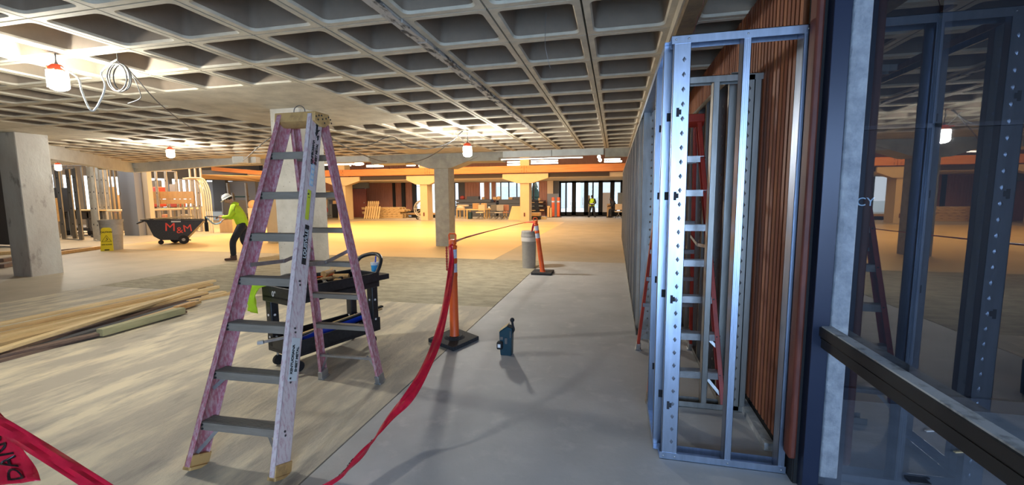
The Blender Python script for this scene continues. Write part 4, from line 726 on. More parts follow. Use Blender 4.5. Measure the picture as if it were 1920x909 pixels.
def ribbon(pts, widths, name, label, letters=None, mt='tape', lsize=.055, lrange=(0, 1), flip=1, mirror=False):
    c = cat(pts, 10); wv = cat(widths, 10); vs = []; n = len(c); S = [0]; W = 5
    for i in range(1, n): S.append(S[-1]+(c[i]-c[i-1]).length)
    N_ = []
    for i in range(n):
        d = (c[min(i+1, n-1)]-c[max(i-1, 0)]).normalized(); N_.append(d.cross(wv[i]).normalized())
        for j in range(W): u = j/(W-1)-.5; vs.append(c[i]+wv[i]*u+N_[i]*(.006*math.cos(u*9+i*.35)))
    fs = [(i*W+j, i*W+j+1, (i+1)*W+j+1, (i+1)*W+j) for i in range(n-1) for j in range(W-1)]
    m = MB().add(vs, fs, True); o = m.build(name, mt); sm = o.modifiers.new('thick', 'SOLIDIFY'); sm.thickness = .0012; tag(o, label, 'tape')
    if letters:
        tx = text(letters, lsize, (0, 0, 0), (1, 0, 0), (0, 1, 0), 'tapelet', None, 'lettering', .0004, 'LEFT', bold=.0006); me = tx.data
        bm = bmesh.new(); bm.from_mesh(me); bmesh.ops.triangulate(bm, faces=bm.faces); bmesh.ops.subdivide_edges(bm, edges=[e for e in bm.edges if e.calc_length() > .012], cuts=2); bm.to_mesh(me); bm.free()
        s0 = lrange[0]*S[-1]
        for v in me.vertices:
            s = s0+v.co.x
            s = max(0, min(s, S[-1]-1e-4)); i = max(k for k in range(n-1) if S[k] <= s) if s > 0 else 0; f = (s-S[i])/max(1e-6, S[i+1]-S[i])
            u = (v.co.y*(-1 if mirror else 1))/max(.01, wv[i].length); p = c[i].lerp(c[i+1], f)+wv[i].lerp(wv[i+1], f)*u
            v.co = p+N_[i].lerp(N_[i+1], f)*(.006*math.cos(u*9+(i+f)*.35)+flip*.0045+v.co.z)
        tx.parent = o
    return o
T = [V((-1.765, 4.47, 1.12)), fl(846, 500, .90), fl(838, 560, .70), fl(822, 630, .50), fl(798, 690, .37), fl(768, 742, .27), fl(733, 782, .19), fl(700, 825, .14), fl(665, 865, .11), fl(615, 909, .08), V((-1.75, 1.55, .06)), V((-1.82, 1.30, .05))]
W_ = [V((.05, 0, .03)), V((.06, .02, .0)), V((.065, .02, .01)), V((.07, .02, .01)), V((.075, .03, .0)), V((.07, .0, -.03)), V((.06, -.03, -.01)), V((.025, -.03, .045)), V((.015, -.02, .06)), V((.03, -.02, .06)), V((.04, 0, .05)), V((.04, 0, .05))]
ribbon(T, W_, 'danger_tape', 'red danger tape hanging from the near orange post down to the floor', 'DANGER DANGER', lsize=.06, lrange=(.70, 1))
ribbon([top1+V((.03, 0, -.02)), fl(880, 443, 1.10), fl(930, 430, 1.06), fl(980, 418, 1.06), top2+V((0, -.02, -.02))], [V((0, .005, .035)), V((0, .02, .022)), V((0, .025, .015)), V((0, .025, .015)), V((0, .02, .03))], 'danger_tape', 'thin stretch of tape strung between the two orange posts', mt='tape')
ribbon([top2, top2+V((-.04, -.02, -.08)), top2+V((-.07, -.02, -.22))], [V((.05, 0, 0)), V((.05, 0, .02)), V((.04, 0, .03))], 'danger_tape', 'short red tape tail hanging from the far orange post')
TL = [fl(-120, 745, .92), fl(-40, 778, .86), fl(20, 808, .80), fl(100, 858, .72), fl(190, 915, .63), fl(300, 985, .52)]
ribbon(TL, [V((-.008, .035, .038))]*3+[V((-.006, .04, .03))]*3, 'danger_tape', 'wide red danger tape crossing the bottom left corner')
TL2 = [fl(-95, 905, .72), fl(-40, 890, .72), fl(10, 872, .72), fl(60, 862, .70), fl(84, 858, .69)]
TL2 = [fl(38, 905, .66), fl(20, 868, .70), fl(-4, 825, .76), fl(-30, 780, .82), fl(-60, 735, .88)]
ribbon(TL2, [V((.15, .03, .02)), V((.15, .03, .03)), V((.14, .03, .04)), V((.12, .03, .04)), V((.10, .02, .04))], 'danger_tape', 'printed end of danger tape folded over at the left edge', 'DANGER', lsize=.095, lrange=(.02, 1), flip=-1, mirror=True)
def trash(q, r, h, lab, m='grey', lid=True, liner=True, rb=None):
    t = thing('trash_can', lab, 'bin', q); rb = rb or r*.86
    MB().lathe([(rb, 0), (rb*1.01, .02), (r*.97, h*.84), (r, h*.85)], q, 28).build('body', m, t)
    if lid: MB().lathe([(r*1.06, h*.84), (r*1.08, h*.86), (r*1.04, h*.88), (r*1.0, h*.95), (r*1.02, h*.96), (r*.96, h)], q, 28).build('lid', m, t)
    else: MB().lathe([(r*1.05, h*.93), (r*1.07, h), (r*.98, h), (r*.95, h*.5)], q, 28, cap=False).build('rim', m, t)
    if liner: MB().lathe([(r*1.01, h*.72), (r*1.035, h*.76), (r*1.03, h*.84)], q, 28, cap=False).build('liner', 'liner', t)
    return t
q = fl(990, 503); trash(V((q.x, q.y+.12, 0)), .175, .86, 'tall slim grey trash can beside the far orange post')
q = fl(200, 469); q.y += .2; t = trash(q, .30, .98, 'wide grey trash can behind the yellow caution sign', lid=False, liner=False, rb=.24)
c_ = fl(202, 470); t = thing('caution_sign', 'yellow folding caution sign leaning on the grey trash can', 'sign', c_)
dr_ = V((.75, .66, 0)).normalized()
sd = V((c_.x, c_.y, 0)); nrm = V((.62, -.78, 0)).normalized(); wd = V((.78, .62, 0))
p0_ = sd-wd*.16+nrm*.05; MB().prism([p0_, p0_+wd*.32, p0_+wd*.29+UZ*.70-nrm*.10, p0_+wd*.24+UZ*.74-nrm*.1, p0_+wd*.08+UZ*.74-nrm*.1, p0_+wd*.03+UZ*.70-nrm*.10], -nrm*.02).build('front_panel', 'sign', t)
up_ = (UZ*.72-nrm*.10).normalized(); ctr = p0_+wd*.16; fn = wd.cross(up_)*-1
if fn.dot(nrm) < 0: fn = -fn
text('CAUTION', .065, ctr+up_*.60+fn*.006, wd, up_, 'blackm', t, bold=.002); text('WET FLOOR', .045, ctr+up_*.20+fn*.006, wd, up_, 'blackm', t, bold=.001)
tp = [ctr+up_*.50+fn*.005, ctr+up_*.30-wd*.12+fn*.005, ctr+up_*.30+wd*.12+fn*.005]; MB().path(tp, .008, 5, True).path([ctr+up_*.42+fn*.005, ctr+up_*.36+wd*.03+fn*.005, ctr+up_*.33-wd*.02+fn*.005], .009, 5).build('warning_symbol', 'blackm', t); MB().para(ctr-wd*.06+up_*.02+fn*.003, wd*.12, up_*.03, fn*.004).build('slot', 'blackm', t)
# tool on the floor
q = fl(949, 667); t = thing('power_tool', 'dark teal power tool with a ball knob standing on the floor alone', 'tool', q)
m = MB(); a_ = q+V((-.062, 0, 0)); m.prism([a_, a_+V((.115, 0, 0)), a_+V((.125, 0, .29)), a_+V((.075, 0, .315)), a_+V((-.012, 0, .25)), a_+V((-.008, 0, .10))], (0, .10, 0)).build('housing', 'teal', t, bevel=.008, recalc=True)
MB().para(a_+V((-.010, -.002, .256)), V((.088, 0, .065)), V((0, .104, 0)), V((-.004, 0, .006))).build('top_plate', 'pine2', t)
MB().b(a_.x-.03, a_.x+.03, q.y-.045, q.y+.02, .075, .155).build('lens_housing', 'blackm', t, bevel=.012); MB().b(a_.x-.016, a_.x+.014, q.y-.048, q.y-.044, .10, .135).build('lens', 'white', t)
MB().path(cat([a_+V((.10, .05, .22)), a_+V((.135, .04, .27)), a_+V((.125, .04, .32)), a_+V((.12, .04, .36))], 4), .013, 8).build('lever', 'blackm', t); MB().ball(a_+V((.12, .04, .375)), .024, 8).build('knob', 'blackm', t)
MB().b(a_.x+.0, a_.x+.03, q.y-.006, q.y, .17, .20).b(a_.x+.05, a_.x+.075, q.y-.008, q.y, .13, .19).tube((a_.x+.11, q.y-.01, .20), (a_.x+.11, q.y-.01, .27), .006, n=6).build('fittings', 'greyd', t)
# ================================================================== TIMBER PILE
def plank(p, q_, z, w, h, m_, lab, ext=0.):
    a = fl(*p, z+h); c_ = fl(*q_, z+h); a = a-(c_-a).normalized()*ext; a.z = c_.z = z+h/2
    o = one(MB().bar(a, c_, w, h), 'timber_plank', m_, lab, 'plank', 'timber pile on the floor', bevel=.003); return o
plank((0, 604), (402, 524), .08, .09, .04, 'pine2', 'topmost long pale plank along the back of the timber pile', 2.0)
plank((0, 615), (396, 531), .04, .09, .038, 'pine', 'second long plank, directly under the topmost back one', 2.0)
plank((0, 626), (380, 536), 0, .14, .038, 'pine', 'long plank on the floor at the back of the pile', 1.5)
plank((0, 630), (408, 535), .0, .09, .05, 'pine2', 'thin plank whose end sticks out right of the pile', 1.2)
plank((0, 652), (366, 541), .085, .09, .04, 'pine2', 'pale plank crossing diagonally over the pile', 1.2)
plank((0, 640), (384, 546), .042, .14, .038, 'pine', 'plank between the back planks and the diagonal one', 1.2)
plank((0, 655), (385, 550), 0, .14, .038, 'pined', 'dark board beneath the diagonal plank', 1.0)
plank((60, 650), (378, 558), .0, .10, .03, 'wallg', 'grey board under the middle of the pile')
plank((0, 672), (345, 582), 0, .12, .03, 'pined', 'dark board along the front edge of the pile', 1.0)
plank((0, 664), (190, 622), .03, .10, .03, 'pined', 'upper dark board at the front left of the pile', 1.0)
plank((225, 607), (372, 563), .03, .10, .04, 'pine', 'pale plank just behind the green treated beam')
plank((186, 617), (342, 576), .025, .10, .085, 'green', 'thick green treated beam with a rough sawn end')
plank((330, 574), (361, 565), .03, .09, .06, 'ply', 'stubby offcut right of the green treated beam')
plank((352, 563), (438, 546), 0, .09, .04, 'pine', 'long plank pointing right towards the pink stepladder'); plank((375, 555), (420, 545), .0, .12, .03, 'pine2', 'pale short plank lying behind the right-pointing one')

# ================================================================== TILT CART
q = fl(332, 456); t = thing('tilt_cart', 'black tilt truck with red spray painted letters', 'cart', q)
ax_ = (fl(350, 455)-fl(305, 457)); ax_.z = 0; L_ = ax_.length; ax_.normalize(); ay_ = UZ.cross(ax_); ppx = L_/45
def tc(a, b, z): return q+ax_*(a*ppx)+ay_*b+UZ*z
zt_ = .92; zt = lambda y: .95*(456-y)/44
prof = [(-54, zt(414)), (58, zt(417)), (54, zt(421)), (20, zt(449)), (-24, zt(448)), (-36, zt(441)), (-46, zt(418))]
def tcp(side, inset=0): return [tc(a, side*(.42-inset), z) for a, z in prof]
A_ = tcp(-1); B_ = [tc(a*.98, .42, z) for a, z in prof]; n = len(A_); m = MB(); m.add(A_+B_, [list(range(n)), [n+i for i in range(n)][::-1]]+[(i, n+i, n+(i+1) % n, (i+1) % n) for i in range(1, n)]); m.build('tub', 'black', t, recalc=True)
m = MB()
for s in (-1, 1): m.bar(tc(-55, s*.43, zt(414)), tc(59, s*.43, zt(417)), .05, .04)
m.bar(tc(-55, -.43, zt(414)), tc(-55, .43, zt(414)), .05, .04).bar(tc(59, -.43, zt(417)), tc(59, .43, zt(417)), .05, .04).tube(tc(-55, -.1, zt(416)), tc(-68, -.1, zt(420)), .03, n=6).build('rim', 'black', t)
for a, r in ((18, .16), (-7, .15)): o = MB().tube(tc(a, -.44 if a > 0 else .30, r), tc(a, -.36 if a > 0 else .38, r), r, n=20).build('wheel', 'blackm', t); MB().tube(tc(a, -.45 if a > 0 else .29, r), tc(a, -.44 if a > 0 else .3, r), r*.35, n=12).build('hub', 'grey', o)
MB().tube(tc(-27, -.2, .08), tc(-27, -.14, .08), .08, n=12).build('caster', 'blackm', t); MB().bar(tc(12, -.3, .22), tc(30, -.3, .12), .05, .04).bar(tc(-27, -.17, .12), tc(-25, -.17, .28), .04, .04).build('axle_bracket', 'blackm', t)
for s, a, z, sz, rt_ in (('M', -5, .62, .42, -.05), ('&', 12, .5, .32, .05), ('M', 27, .56, .36, .1)):
    dx = (ax_+UZ*rt_).normalized(); text(s, sz, tc(a, -.425, z), dx, (UZ-ax_*rt_).normalized(), 'paintred', t, 'lettering', .003, bold=0)
MB().para(tc(-2, -.425, .80), ax_*.28, -ay_*.004, UZ*.10).build('label', 'strap', t)
one(MB().bar(tc(-40, .1, .93), tc(35, .2, .98), .1, .04), 'board_offcut', 'pine2', 'pale board end lying across the tilt truck', 'board')

# ================================================================== PEOPLE
def skin_mesh(name, pts, edges, rad, m_, parent, root=0, sub=2):
    me = D.meshes.new(name); me.from_pydata([tuple(p) for p in pts], edges, []); o = D.objects.new(name, me); COL.objects.link(o)
    o.modifiers.new('skin', 'SKIN'); bm = bmesh.new(); bm.from_mesh(me); bm.verts.layers.skin.verify(); ly_ = bm.verts.layers.skin.active; bm.verts.ensure_lookup_table()
    for v, r in zip(bm.verts, rad): v[ly_].radius = (r, r) if not isinstance(r, tuple) else r
    bm.verts[root][ly_].use_root = True; bm.to_mesh(me); bm.free(); sb = o.modifiers.new('sub', 'SUBSURF'); sb.levels = sub; sb.render_levels = sub
    dg = bpy.context.evaluated_depsgraph_get(); dg.update(); me2 = D.meshes.new_from_object(o.evaluated_get(dg)); D.objects.remove(o)
    me2.materials.clear(); me2.materials.append(M[m_]); me2.polygons.foreach_set('use_smooth', [True]*len(me2.polygons)); r = D.objects.new(name, me2); COL.objects.link(r); r.parent = parent; return r
def person(lab, at, face, joints, skin, parts):
    """joints: name -> (side, forward, up) metres, face: heading in the floor plane"""
    f = V((math.cos(face), math.sin(face), 0)); s = V((f.y, -f.x, 0))      # s = the person's right-hand side
    def J(n): a = joints[n]; return s*a[0]+f*a[1]+UZ*a[2]
    t = thing('person', lab, 'person', at)
    names = ['pelvis', 'belly', 'chest', 'neck', 'head', 'shR', 'elR', 'wrR', 'shL', 'elL', 'wrL', 'hipR', 'knR', 'anR', 'toeR', 'hipL', 'knL', 'anL', 'toeL']
    pts = [J(n) for n in names]; ix = {n: i for i, n in enumerate(names)}
    E = [('pelvis', 'belly'), ('belly', 'chest'), ('chest', 'neck'), ('neck', 'head'), ('chest', 'shR'), ('shR', 'elR'), ('elR', 'wrR'), ('chest', 'shL'), ('shL', 'elL'), ('elL', 'wrL'), ('pelvis', 'hipR'), ('hipR', 'knR'), ('knR', 'anR'), ('anR', 'toeR'), ('pelvis', 'hipL'), ('hipL', 'knL'), ('knL', 'anL'), ('anL', 'toeL')]
    rad = dict(pelvis=.10, belly=.09, chest=.11, neck=.055, head=.075, shR=.045, elR=.036, wrR=.028, shL=.045, elL=.036, wrL=.028, hipR=.075, knR=.05, anR=.035, toeR=.03, hipL=.075, knL=.05, anL=.035, toeL=.03)
    ed = [(ix[a], ix[b]) for a, b in E]; rr = [rad[n] for n in names]
    # hands: palm and five unequal bent fingers grown from each wrist
    for sd_ in ('R', 'L'):
        w_ = J('wr'+sd_); d = (w_-J('el'+sd_)).normalized(); sx = d.cross(UZ).normalized() if abs(d.z) < .9 else s; dn_ = d.cross(sx)
        if dn_.z > 0: dn_ = -dn_
        pts.append(w_+d*.05); rr.append(.024); ed.append((ix['wr'+sd_], len(pts)-1)); pi = len(pts)-1
        for k, (o_, ln) in enumerate(((-.03, .055), (-.011, .075), (.009, .08), (.028, .07))):
            b0 = w_+d*.085+sx*o_; pts += [b0, b0+d*ln*.5+dn_*.014, b0+d*ln*.75+dn_*.045]; rr += [.0105, .0095, .0085]; j = len(pts); ed += [(pi, j-3), (j-3, j-2), (j-2, j-1)]
        b0 = w_+d*.045+sx*.035*(1 if sd_ == 'R' else -1); pts += [b0, b0+d*.03+sx*.012*(1 if sd_ == 'R' else -1)+dn_*.02]; rr += [.012, .010]; j = len(pts); ed += [(pi, j-2), (j-2, j-1)]
    body = skin_mesh('body', pts, ed, rr, skin, t)
    hd = J('head'); hf = (f*math.cos(parts.get('tilt', 0))-UZ*math.sin(parts.get('tilt', 0))); hu = (UZ*math.cos(parts.get('tilt', 0))+f*math.sin(parts.get('tilt', 0)))
    m = MB(); vs = []; fs = []; n = 14
    for i in range(n+1):
        th = math.pi*i/n
        for k in range(20):
            ph = 2*math.pi*k/20; x = math.sin(th)*math.cos(ph); y = math.sin(th)*math.sin(ph); z = math.cos(th); jaw = 1-.28*max(0, -z)
            rx = .075*jaw; ry = .097*(jaw if y > 0 else 1-.15*max(0, -z)); nose = .022*math.exp(-((z+.12)/.16)**2-(x/.16)**2) if y > 0 else 0; brow = -.008*math.exp(-((z-.08)/.1)**2-((abs(x)-.35)/.2)**2) if y > 0 else 0
            vs.append(hd+s*x*rx+hf*(y*ry+nose+brow+.01)+hu*(z*.118+.02))
    for i in range(n):
        for k in range(20): fs.append((i*20+k, (i+1)*20+k, (i+1)*20+(k+1) % 20, i*20+(k+1) % 20))
    m.add(vs, fs, True); loc = t.location.copy()
    def bw(mb, nm, mm, par=t):    # vertices are relative to the person's base already
        mb.v = [v+loc for v in mb.v]; return mb.build(nm, mm, par)
    head = bw(m, 'head', skin)
    bw(MB().ball(hd+s*.028+hf*.092+hu*.03, .011, 5).ball(hd-s*.028+hf*.092+hu*.03, .011, 5), 'eyes', 'blackm', head); bw(MB().ball(hd+s*.078+hu*.01, .026, 5, (.4, .7, 1)).ball(hd-s*.078+hu*.01, .026, 5, (.4, .7, 1)), 'ears', skin, head)
    bw(MB().ball(hd+hf*.098-hu*.035, .02, 5, (1.2, .6, .35)), 'mouth', 'redbrown', head)
    hv = MB().ball(hd-hf*.018+hu*.05, .1, 8, (.86, 1.0, .9)); bw(hv, 'hair', 'hair', t)
    T_ = lambda L_, R_, nm, mm, rt=0: skin_mesh(nm, [J(n) if isinstance(n, str) else n for n in L_[0]], L_[1], R_, mm, t, rt)
    mid = lambda a, b, k: J(a).lerp(J(b), k)
    if parts['top']:
        T_(([mid('pelvis', 'belly', -.75), J('belly'), J('chest'), mid('chest', 'neck', .75), J('shR'), J('elR'), mid('elR', 'wrR', .88), J('shL'), J('elL'), mid('elL', 'wrL', .88)], [(0, 1), (1, 2), (2, 3), (2, 4), (4, 5), (5, 6), (2, 7), (7, 8), (8, 9)]), [.175, .165, .165, .085, .085, .062, .046, .085, .062, .046], parts['topn'], parts['top'])
    T_(([mid('pelvis', 'belly', .5), J('pelvis'), J('hipR'), J('knR'), mid('knR', 'anR', .95), J('hipL'), J('knL'), mid('knL', 'anL', .95)], [(0, 1), (1, 2), (2, 3), (3, 4), (1, 5), (5, 6), (6, 7)]), [.135, .15, .112, .085, .07, .112, .085, .07], 'trousers', parts['legs'])
    for sd_ in ('R', 'L'):
        a, b = J('an'+sd_), J('toe'+sd_); d = b-a; d.z = 0; d.normalize(); w_ = d.cross(UZ); base = a.copy(); base.z = min(a.z, b.z)-.035 if a.z < .15 else a.z-.08
        mm = MB().prism([base-d*.07-w_*.045, base+d*.10-w_*.05, base+d*.19-w_*.04, base+d*.215, base+d*.19+w_*.04, base+d*.10+w_*.05, base-d*.07+w_*.045], UZ*.06); mm.prism([base-d*.07-w_*.042+UZ*.05, base+d*.07-w_*.042+UZ*.05, base+d*.07+w_*.042+UZ*.05, base-d*.07+w_*.042+UZ*.05], UZ*.09); o = bw(mm, 'boot', parts['boot']); bv = o.modifiers.new('b', 'BEVEL'); bv.width = .015; bv.segments = 3
    return t, J, hd, hf, hu, s, f, bw
wl = V((-9.75, 9.6, 0))
jw = dict(pelvis=(0, -.02, .96), belly=(0, .02, 1.12), chest=(0, .10, 1.34), neck=(0, .17, 1.51), head=(0, .25, 1.61), shR=(.19, .11, 1.43), elR=(.26, .13, 1.16), wrR=(.17, .36, 1.10), shL=(-.19, .13, 1.43), elL=(-.27, .20, 1.17), wrL=(-.15, .43, 1.16), hipR=(.10, -.02, .90), knR=(.12, .02, .50), anR=(.13, -.22, .09), toeR=(.14, -.08, .045), hipL=(-.10, 0, .90), knL=(-.11, .22, .50), anL=(-.12, .22, .08), toeL=(-.12, .36, .045))
fc = math.atan2(-.60, -.80)
t, J, hd, hf, hu, s, f, bw = person('worker in a lime hooded top and white hard hat, bent over a tool', wl, fc, jw, 'skin', dict(top='lime', topn='hooded_top', legs='dark', boot='boot', tilt=.55))
m = MB(); o_ = hd+hu*.045
m.lathe([(.135, 0), (.14, .008), (.118, .022), (.112, .06), (.092, .10), (.055, .125), (.01, .132)], o_+hf*.01, 20, hu); h_ = bw(m, 'hard_hat', 'helmet'); m = MB(); m.prism([o_+hf*.10-s*.09, o_+hf*.18-s*.05, o_+hf*.19, o_+hf*.18+s*.05, o_+hf*.10+s*.09], hu*.012); bw(m, 'brim', 'helmet', h_)
bw(MB().ball(o_+hf*.09+hu*.075+s*.02, .022, 5), 'hat_sticker', 'blackm', h_); bw(MB().ball(J('neck')-f*.05-UZ*.01, .095, 8, (1, 1, .6)), 'hood', 'lime')
wR = wl+J('wrR'); wL = wl+J('wrL'); c_ = wl+J('wrL')+f*.06
t2 = thing('hose_nozzle', 'dark nozzle with a pale curved hose held by the worker', 'tool', c_+f*.22-UZ*.3)
MB().path(cat([wR+f*.08, wR+f*.16-UZ*.10, wR+f*.30-UZ*.12, c_+f*.24-UZ*.02, c_+f*.26+UZ*.0], 6), .018, 8).build('hose', 'labelb', t2); nz = c_+f*.27; MB().tube(nz+UZ*.03, nz-UZ*.14, .025, n=8).bar(nz-UZ*.12, nz-UZ*.36, .07, .06).build('nozzle', 'blackm', t2, bevel=.006); MB().bar(c_+f*.0+UZ*.01, c_+f*.25+UZ*.03, .04, .03).build('grip', 'greyd', t2)
gl = V((-1.72, 34.0, 0))
jg = dict(pelvis=(0, 0, .90), belly=(0, .0, 1.05), chest=(0, .0, 1.28), neck=(0, .01, 1.44), head=(0, .02, 1.56), shR=(.20, 0, 1.37), elR=(.28, .04, 1.10), wrR=(.10, .20, .98), shL=(-.20, 0, 1.37), elL=(-.28, .04, 1.10), wrL=(-.10, .20, .98), hipR=(.11, 0, .85), knR=(.17, .02, .46), anR=(.22, 0, .08), toeR=(.26, .13, .045), hipL=(-.11, 0, .85), knL=(-.17, .02, .46), anL=(-.22, 0, .08), toeL=(-.26, .13, .045))
t, J, hd, hf, hu, s, f, bw = person('guard in a lime safety vest standing before the far glass doors', gl, R(-92), jg, 'skind', dict(top='dark', topn='jacket', legs='dark', boot='blackm'))
m = MB(); rg = [(.19, .13, .86), (.20, .14, .95), (.20, .15, 1.10), (.215, .155, 1.25), (.21, .14, 1.36), (.12, .10, 1.44)]; vs = [s*a_*math.cos(R(18*k))+f*b_*math.sin(R(18*k))+UZ*z_ for a_, b_, z_ in rg for k in range(20)]
m.add(vs, [(i*20+k, i*20+(k+1) % 20, (i+1)*20+(k+1) % 20, (i+1)*20+k) for i in range(5) for k in range(20)], True); v_ = bw(m, 'safety_vest', 'lime')
bw(MB().bar(J('belly')-s*.18+f*.17, J('belly')+s*.18+f*.17, .01, .05), 'reflective_stripe', 'reflect'); bw(MB().ball(hd+hu*.06, .105, 8, (.95, 1.05, .8)), 'cap', 'blackm')
sl = V((.02, 33.6, 0))
js = dict(pelvis=(0, -.05, .62), belly=(0, 0, .80), chest=(0, .14, 1.08), neck=(0, .24, 1.25), head=(0, .33, 1.36), shR=(.21, .16, 1.18), elR=(.27, .25, .90), wrR=(.12, .46, .86), shL=(-.21, .18, 1.18), elL=(-.27, .28, .92), wrL=(-.12, .50, .90), hipR=(.11, -.03, .58), knR=(.15, .40, .60), anR=(.15, .42, .09), toeR=(.15, .55, .045), hipL=(-.11, -.03, .58), knL=(-.15, .38, .60), anL=(-.15, .36, .09), toeL=(-.15, .50, .045))
t, J, hd, hf, hu, s, f, bw = person('person all in black, sitting and leaning forward beside the far doors', sl, R(200), js, 'skind', dict(top='dark', topn='jacket', legs='dark', boot='blackm', tilt=.3))
sc = thing('stool', 'dark stool under the person all in black', 'stool', (sl.x, sl.y, 0)); MB().b(sl.x-.2, sl.x+.25, sl.y-.2, sl.y+.2, .42, .47).build('seat', 'blackm', sc)
for dx in (-.16, .2):
    for dy in (-.16, .16): MB().tube((sl.x+dx, sl.y+dy, 0), (sl.x+dx, sl.y+dy, .43), .02, n=6).build('leg', 'blackm', sc)

# ================================================================== RIGHT-HAND STUD FRAMES
def embossed(t, x0, x1, y, z0, z1, m_='galv', sp=.082, xo=.62):
    m = MB(); xc = x0+(x1-x0)*xo; z = z0
    while z < z1:
        r = .011; m.add([(xc-r, y-.0005, z), (xc, y-.0005, z-r*1.5), (xc+r, y-.0005, z), (xc, y-.0005, z+r*1.5), (xc, y-.006, z)], [(0, 1, 4), (1, 2, 4), (2, 3, 4), (3, 0, 4)]); z += sp
    return m.build('embossing', m_, t, stuff=True)
FZ = 2.55
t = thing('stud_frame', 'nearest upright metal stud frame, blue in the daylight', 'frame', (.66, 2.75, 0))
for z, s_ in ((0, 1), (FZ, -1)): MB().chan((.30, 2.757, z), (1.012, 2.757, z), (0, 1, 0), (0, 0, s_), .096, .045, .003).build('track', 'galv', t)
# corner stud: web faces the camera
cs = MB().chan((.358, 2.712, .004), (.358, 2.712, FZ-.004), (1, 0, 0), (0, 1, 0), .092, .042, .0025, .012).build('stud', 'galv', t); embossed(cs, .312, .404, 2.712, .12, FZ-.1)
h = MB()
for z in (.33, 1.0, 1.62, 2.1): h.b(.335, .350, 2.709, 2.7118, z, z+.05).b(.350, .362, 2.709, 2.7118, z+.012, z+.04)
h.build('punch_hole', 'hole', cs, stuff=True)
for x in (.675, .968):
    s_ = MB().chan((x, 2.757, .004), (x, 2.757, FZ-.004), (0, 1, 0), (1, 0, 0), .090, .038, .002, .01); 
    for dx in (.008, .018, .028): s_.b(x+dx, x+dx+.003, 2.7100, 2.7125, .01, FZ-.01)
    s_.build('stud', 'galv', t)
m = MB()
for x in (.322, .39, .695, .988):
    for z in (.022, FZ-.022): m.ball((x, 2.7085, z), .006, 4, (1, .5, 1))
m.build('screws', 'aluc', t, stuff=True)
t = thing('stud_frame', 'metal side frame running back from the nearest one', 'frame', (.32, 3.0, 0))
for z, s_ in ((0, 1), (FZ, -1)): MB().chan((.318, 2.81, z), (.318, 3.42 if z == 0 else 5.2, z), (1, 0, 0), (0, 0, s_), .096, .045, .003).build('track', 'galv', t)
for y in (2.87, 3.34):
    s_ = MB().chan((.318, y, .004), (.318, y, FZ-.004), (1, 0, 0), (0, 1, 0), .09, .038, .0025, .01).build('stud', 'galv', t); embossed(s_, .273, .363, y, .1, FZ-.1)
    h = MB()
    for z in (.33, 1.0, 1.62, 2.1): h.b(.30, .325, y-.003, y-.0002, z, z+.05)
    h.build('punch_hole', 'hole', s_, stuff=True)
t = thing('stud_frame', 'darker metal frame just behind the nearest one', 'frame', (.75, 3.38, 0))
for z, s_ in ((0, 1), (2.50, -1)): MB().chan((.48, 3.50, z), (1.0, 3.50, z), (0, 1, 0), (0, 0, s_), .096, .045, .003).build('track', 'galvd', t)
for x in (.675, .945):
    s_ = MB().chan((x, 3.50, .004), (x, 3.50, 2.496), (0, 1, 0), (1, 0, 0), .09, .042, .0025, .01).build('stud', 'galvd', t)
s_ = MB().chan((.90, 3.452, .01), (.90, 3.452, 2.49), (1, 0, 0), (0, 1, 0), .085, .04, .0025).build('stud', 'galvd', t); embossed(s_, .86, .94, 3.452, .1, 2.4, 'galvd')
# inner row along the slatted wall
t = thing('stud_wall', 'metal stud row standing close before the slatted wood wall', 'frame', (.90, 5, 0))
for z, s_ in ((0, 1), (FZ, -1)): MB().chan((.87, 3.6, z), (.87, 8.2, z), (1, 0, 0), (0, 0, s_), .096, .045, .003).build('track', 'galvd', t)
for k in range(11):
    y = 3.66+k*.42; s_ = MB().chan((.87, y, .004), (.87, y, FZ-.004), (1, 0, 0), (0, 1, 0), .09, .04, .0025, .01).build('stud', 'galvd', t)
    if k < 6: embossed(s_, .825, .915, y, .1, FZ-.1, 'galvd')
t = thing('stud_wall', 'long metal stud wall receding towards the far doors', 'frame', (.31, 10, 0))
for z, s_ in ((0, 1), (FZ, -1)): MB().chan((.315, 5.2, z), (.315, 17.6, z), (1, 0, 0), (0, 0, s_), .096, .05, .003).build('track', 'galvd', t)
s_ = MB().chan((.365, 5.05, .004), (.365, 5.05, FZ+.02), (1, 0, 0), (0, 1, 0), .15, .045, .003, .012).build('stud', 'galvd', t); embossed(s_, .29, .44, 5.05, .08, FZ-.05, 'galvd', .085)
for k in range(31): y = 5.45+k*.40; MB().chan((.315, y, .004), (.315, y, FZ-.004), (1, 0, 0), (0, 1, 0), .09, .045, .003, .012).build('stud', 'galvd' if k % 3 else 'galvw', t)
# plywood standing behind the ladder and cross racks
for k, (x, lab) in enumerate(((.44, 'narrow tan board standing behind the red stepladder, left one'), (.56, 'narrow tan board standing behind the red stepladder, right one'))): one(MB().b(x, x+.11, 6.3, 6.34, 0, 2.6), 'upright_board', 'slatb' if k else 'pine', lab, 'board')
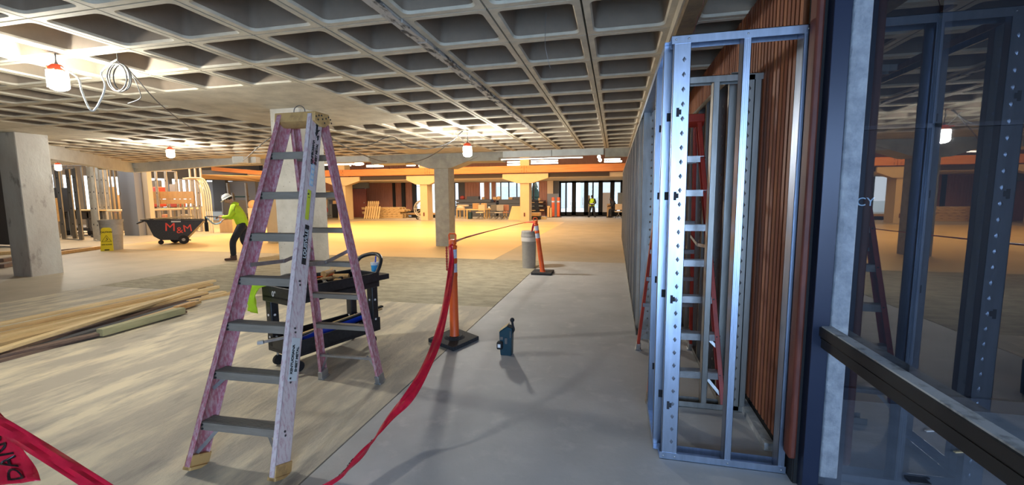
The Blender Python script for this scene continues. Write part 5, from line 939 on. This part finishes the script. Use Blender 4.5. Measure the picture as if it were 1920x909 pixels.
# ---- slatted wood wall
wr = struct(MB().b(1.035, 1.14, 2.80, 9.0, .02, 3.05).build('wall_right', 'blackm')); y = 2.84; k = 0; sm = ['slat', 'slatb', 'slatc']
base_me = {}
while y < 8.9:
    mm = sm[random.choice((0, 0, 1, 2, 1))]
    if mm not in base_me: o = MB().b(-.034, 0, -.021, .021, .14, 3.08).build('slat', mm); base_me[mm] = o.data; D.objects.remove(o)
    o = D.objects.new('slat', base_me[mm]); COL.objects.link(o); o.parent = wr; o.location = (1.03+random.uniform(-.002, .002), y, 0); y += .066
struct(MB().b(.97, 1.03, 2.95, 9, 0, .05).build('baseboard_right', 'outconc'))
we = struct(MB().b(.40, 1.03, 8.9, 9.0, 0, 3.05).build('wall_end', 'blackm'))
for k in range(13): MB().b(.41+k*.047, .41+k*.047+.034, 8.87, 8.9, .1, 3.05).build('slat', 'slatb', we)
# end post, mullion, rail, glass
ep = struct(MB().b(.981, 1.020, 2.60, 2.69, .16, 3.1).build('trim_11', 'redbrown', bevel=.012)); MB().b(1.018, 1.036, 2.64, 2.80, 0, 3.1).build('gap_backing', 'blackm', ep)
mu = struct(MB().b(1.04, 1.12, 2.56, 2.70, 0, 3.1).build('trim_12', 'navy', bevel=.003)); MB().b(1.022, 1.05, 2.63, 2.72, 0, 3.1).build('frame_return', 'blackm', mu)
wn = struct(MB().b(1.135, 1.147, -2.5, 2.68, .03, 3.1).build('window_20', GLASSD)); MB().b(1.11, 1.16, -2.5, 2.60, 0, .035).build('window_sill', 'navy', wn)
ra = struct(MB().b(1.085, 1.135, -2.5, 2.66, .835, .945).build('trim_13', 'railm')); MB().b(1.083, 1.134, -2.5, 2.66, .945, .952).build('rail_top', 'railt', ra); MB().b(1.080, 1.086, -2.5, 2.66, .884, .888).b(1.072, 1.085, -2.5, 2.66, .90, .945).build('rail_lip', 'railm', ra)
one(MB().b(1.192, 1.286, 2.72, 3.05, 0, 3.1), 'column', 'outconc', 'rough grey concrete pier behind the dark glass at the right', 'column', bevel=.01)
sfw = struct(MB().b(1.42, 9, 3.9, 4.0, 0, 3.1).build('wall_outside', 'storefront'))
for k in range(6): MB().b(1.5+k*.75, 1.56+k*.75, 3.86, 3.9, .0, 3.1).build('mullion', 'mulld', sfw)
MB().b(1.42, 9, 3.86, 3.9, .0, .10).b(1.42, 9, 3.86, 3.9, 2.13, 2.16).build('rail', 'mulld', sfw)
c_ = aty(1622, 379, 3.84); text('CY', .092, V((c_.x+.062, 3.84, c_.z)), (1, 0, 0), (0, 0, 1), 'labelb', sfw, 'lettering', .002, 'RIGHT')
for k, (x, y) in enumerate(((1745, 810), (1800, 850), (1730, 900))): q = fl(x, y); one(MB().bar(q+V((-.03, 0, .006)), q+V((.04, .02, .006)), .015, .008), 'debris_chip', ['strap', 'pine2', 'blackm'][k], ['white chip on the paving outside the glass', 'pale chip on the paving farther right', 'black scrap on the paving at the picture bottom'][k], 'debris')
q = fl(1720, 903); one(MB().b(q.x-.05, q.x+.05, q.y-.03, q.y+.03, 0, .015), 'black_rag', 'blackm', 'small black rag outside at the bottom right', 'rag')
# closing wall on the right beyond the stud wall, and back of hall behind the pillars
struct(MB().b(1.2, 1.4, 9.0, 36, 0, 6.2).build('wall_right_far', 'wallm')); struct(MB().b(-50, -.35, -3.75, -3.6, 0, 3.4).build('wall_behind', 'wallm')); struct(MB().b(-34, -22.5, 36, 36.3, 0, 6.2).build('wall_back_left', 'wallg'))
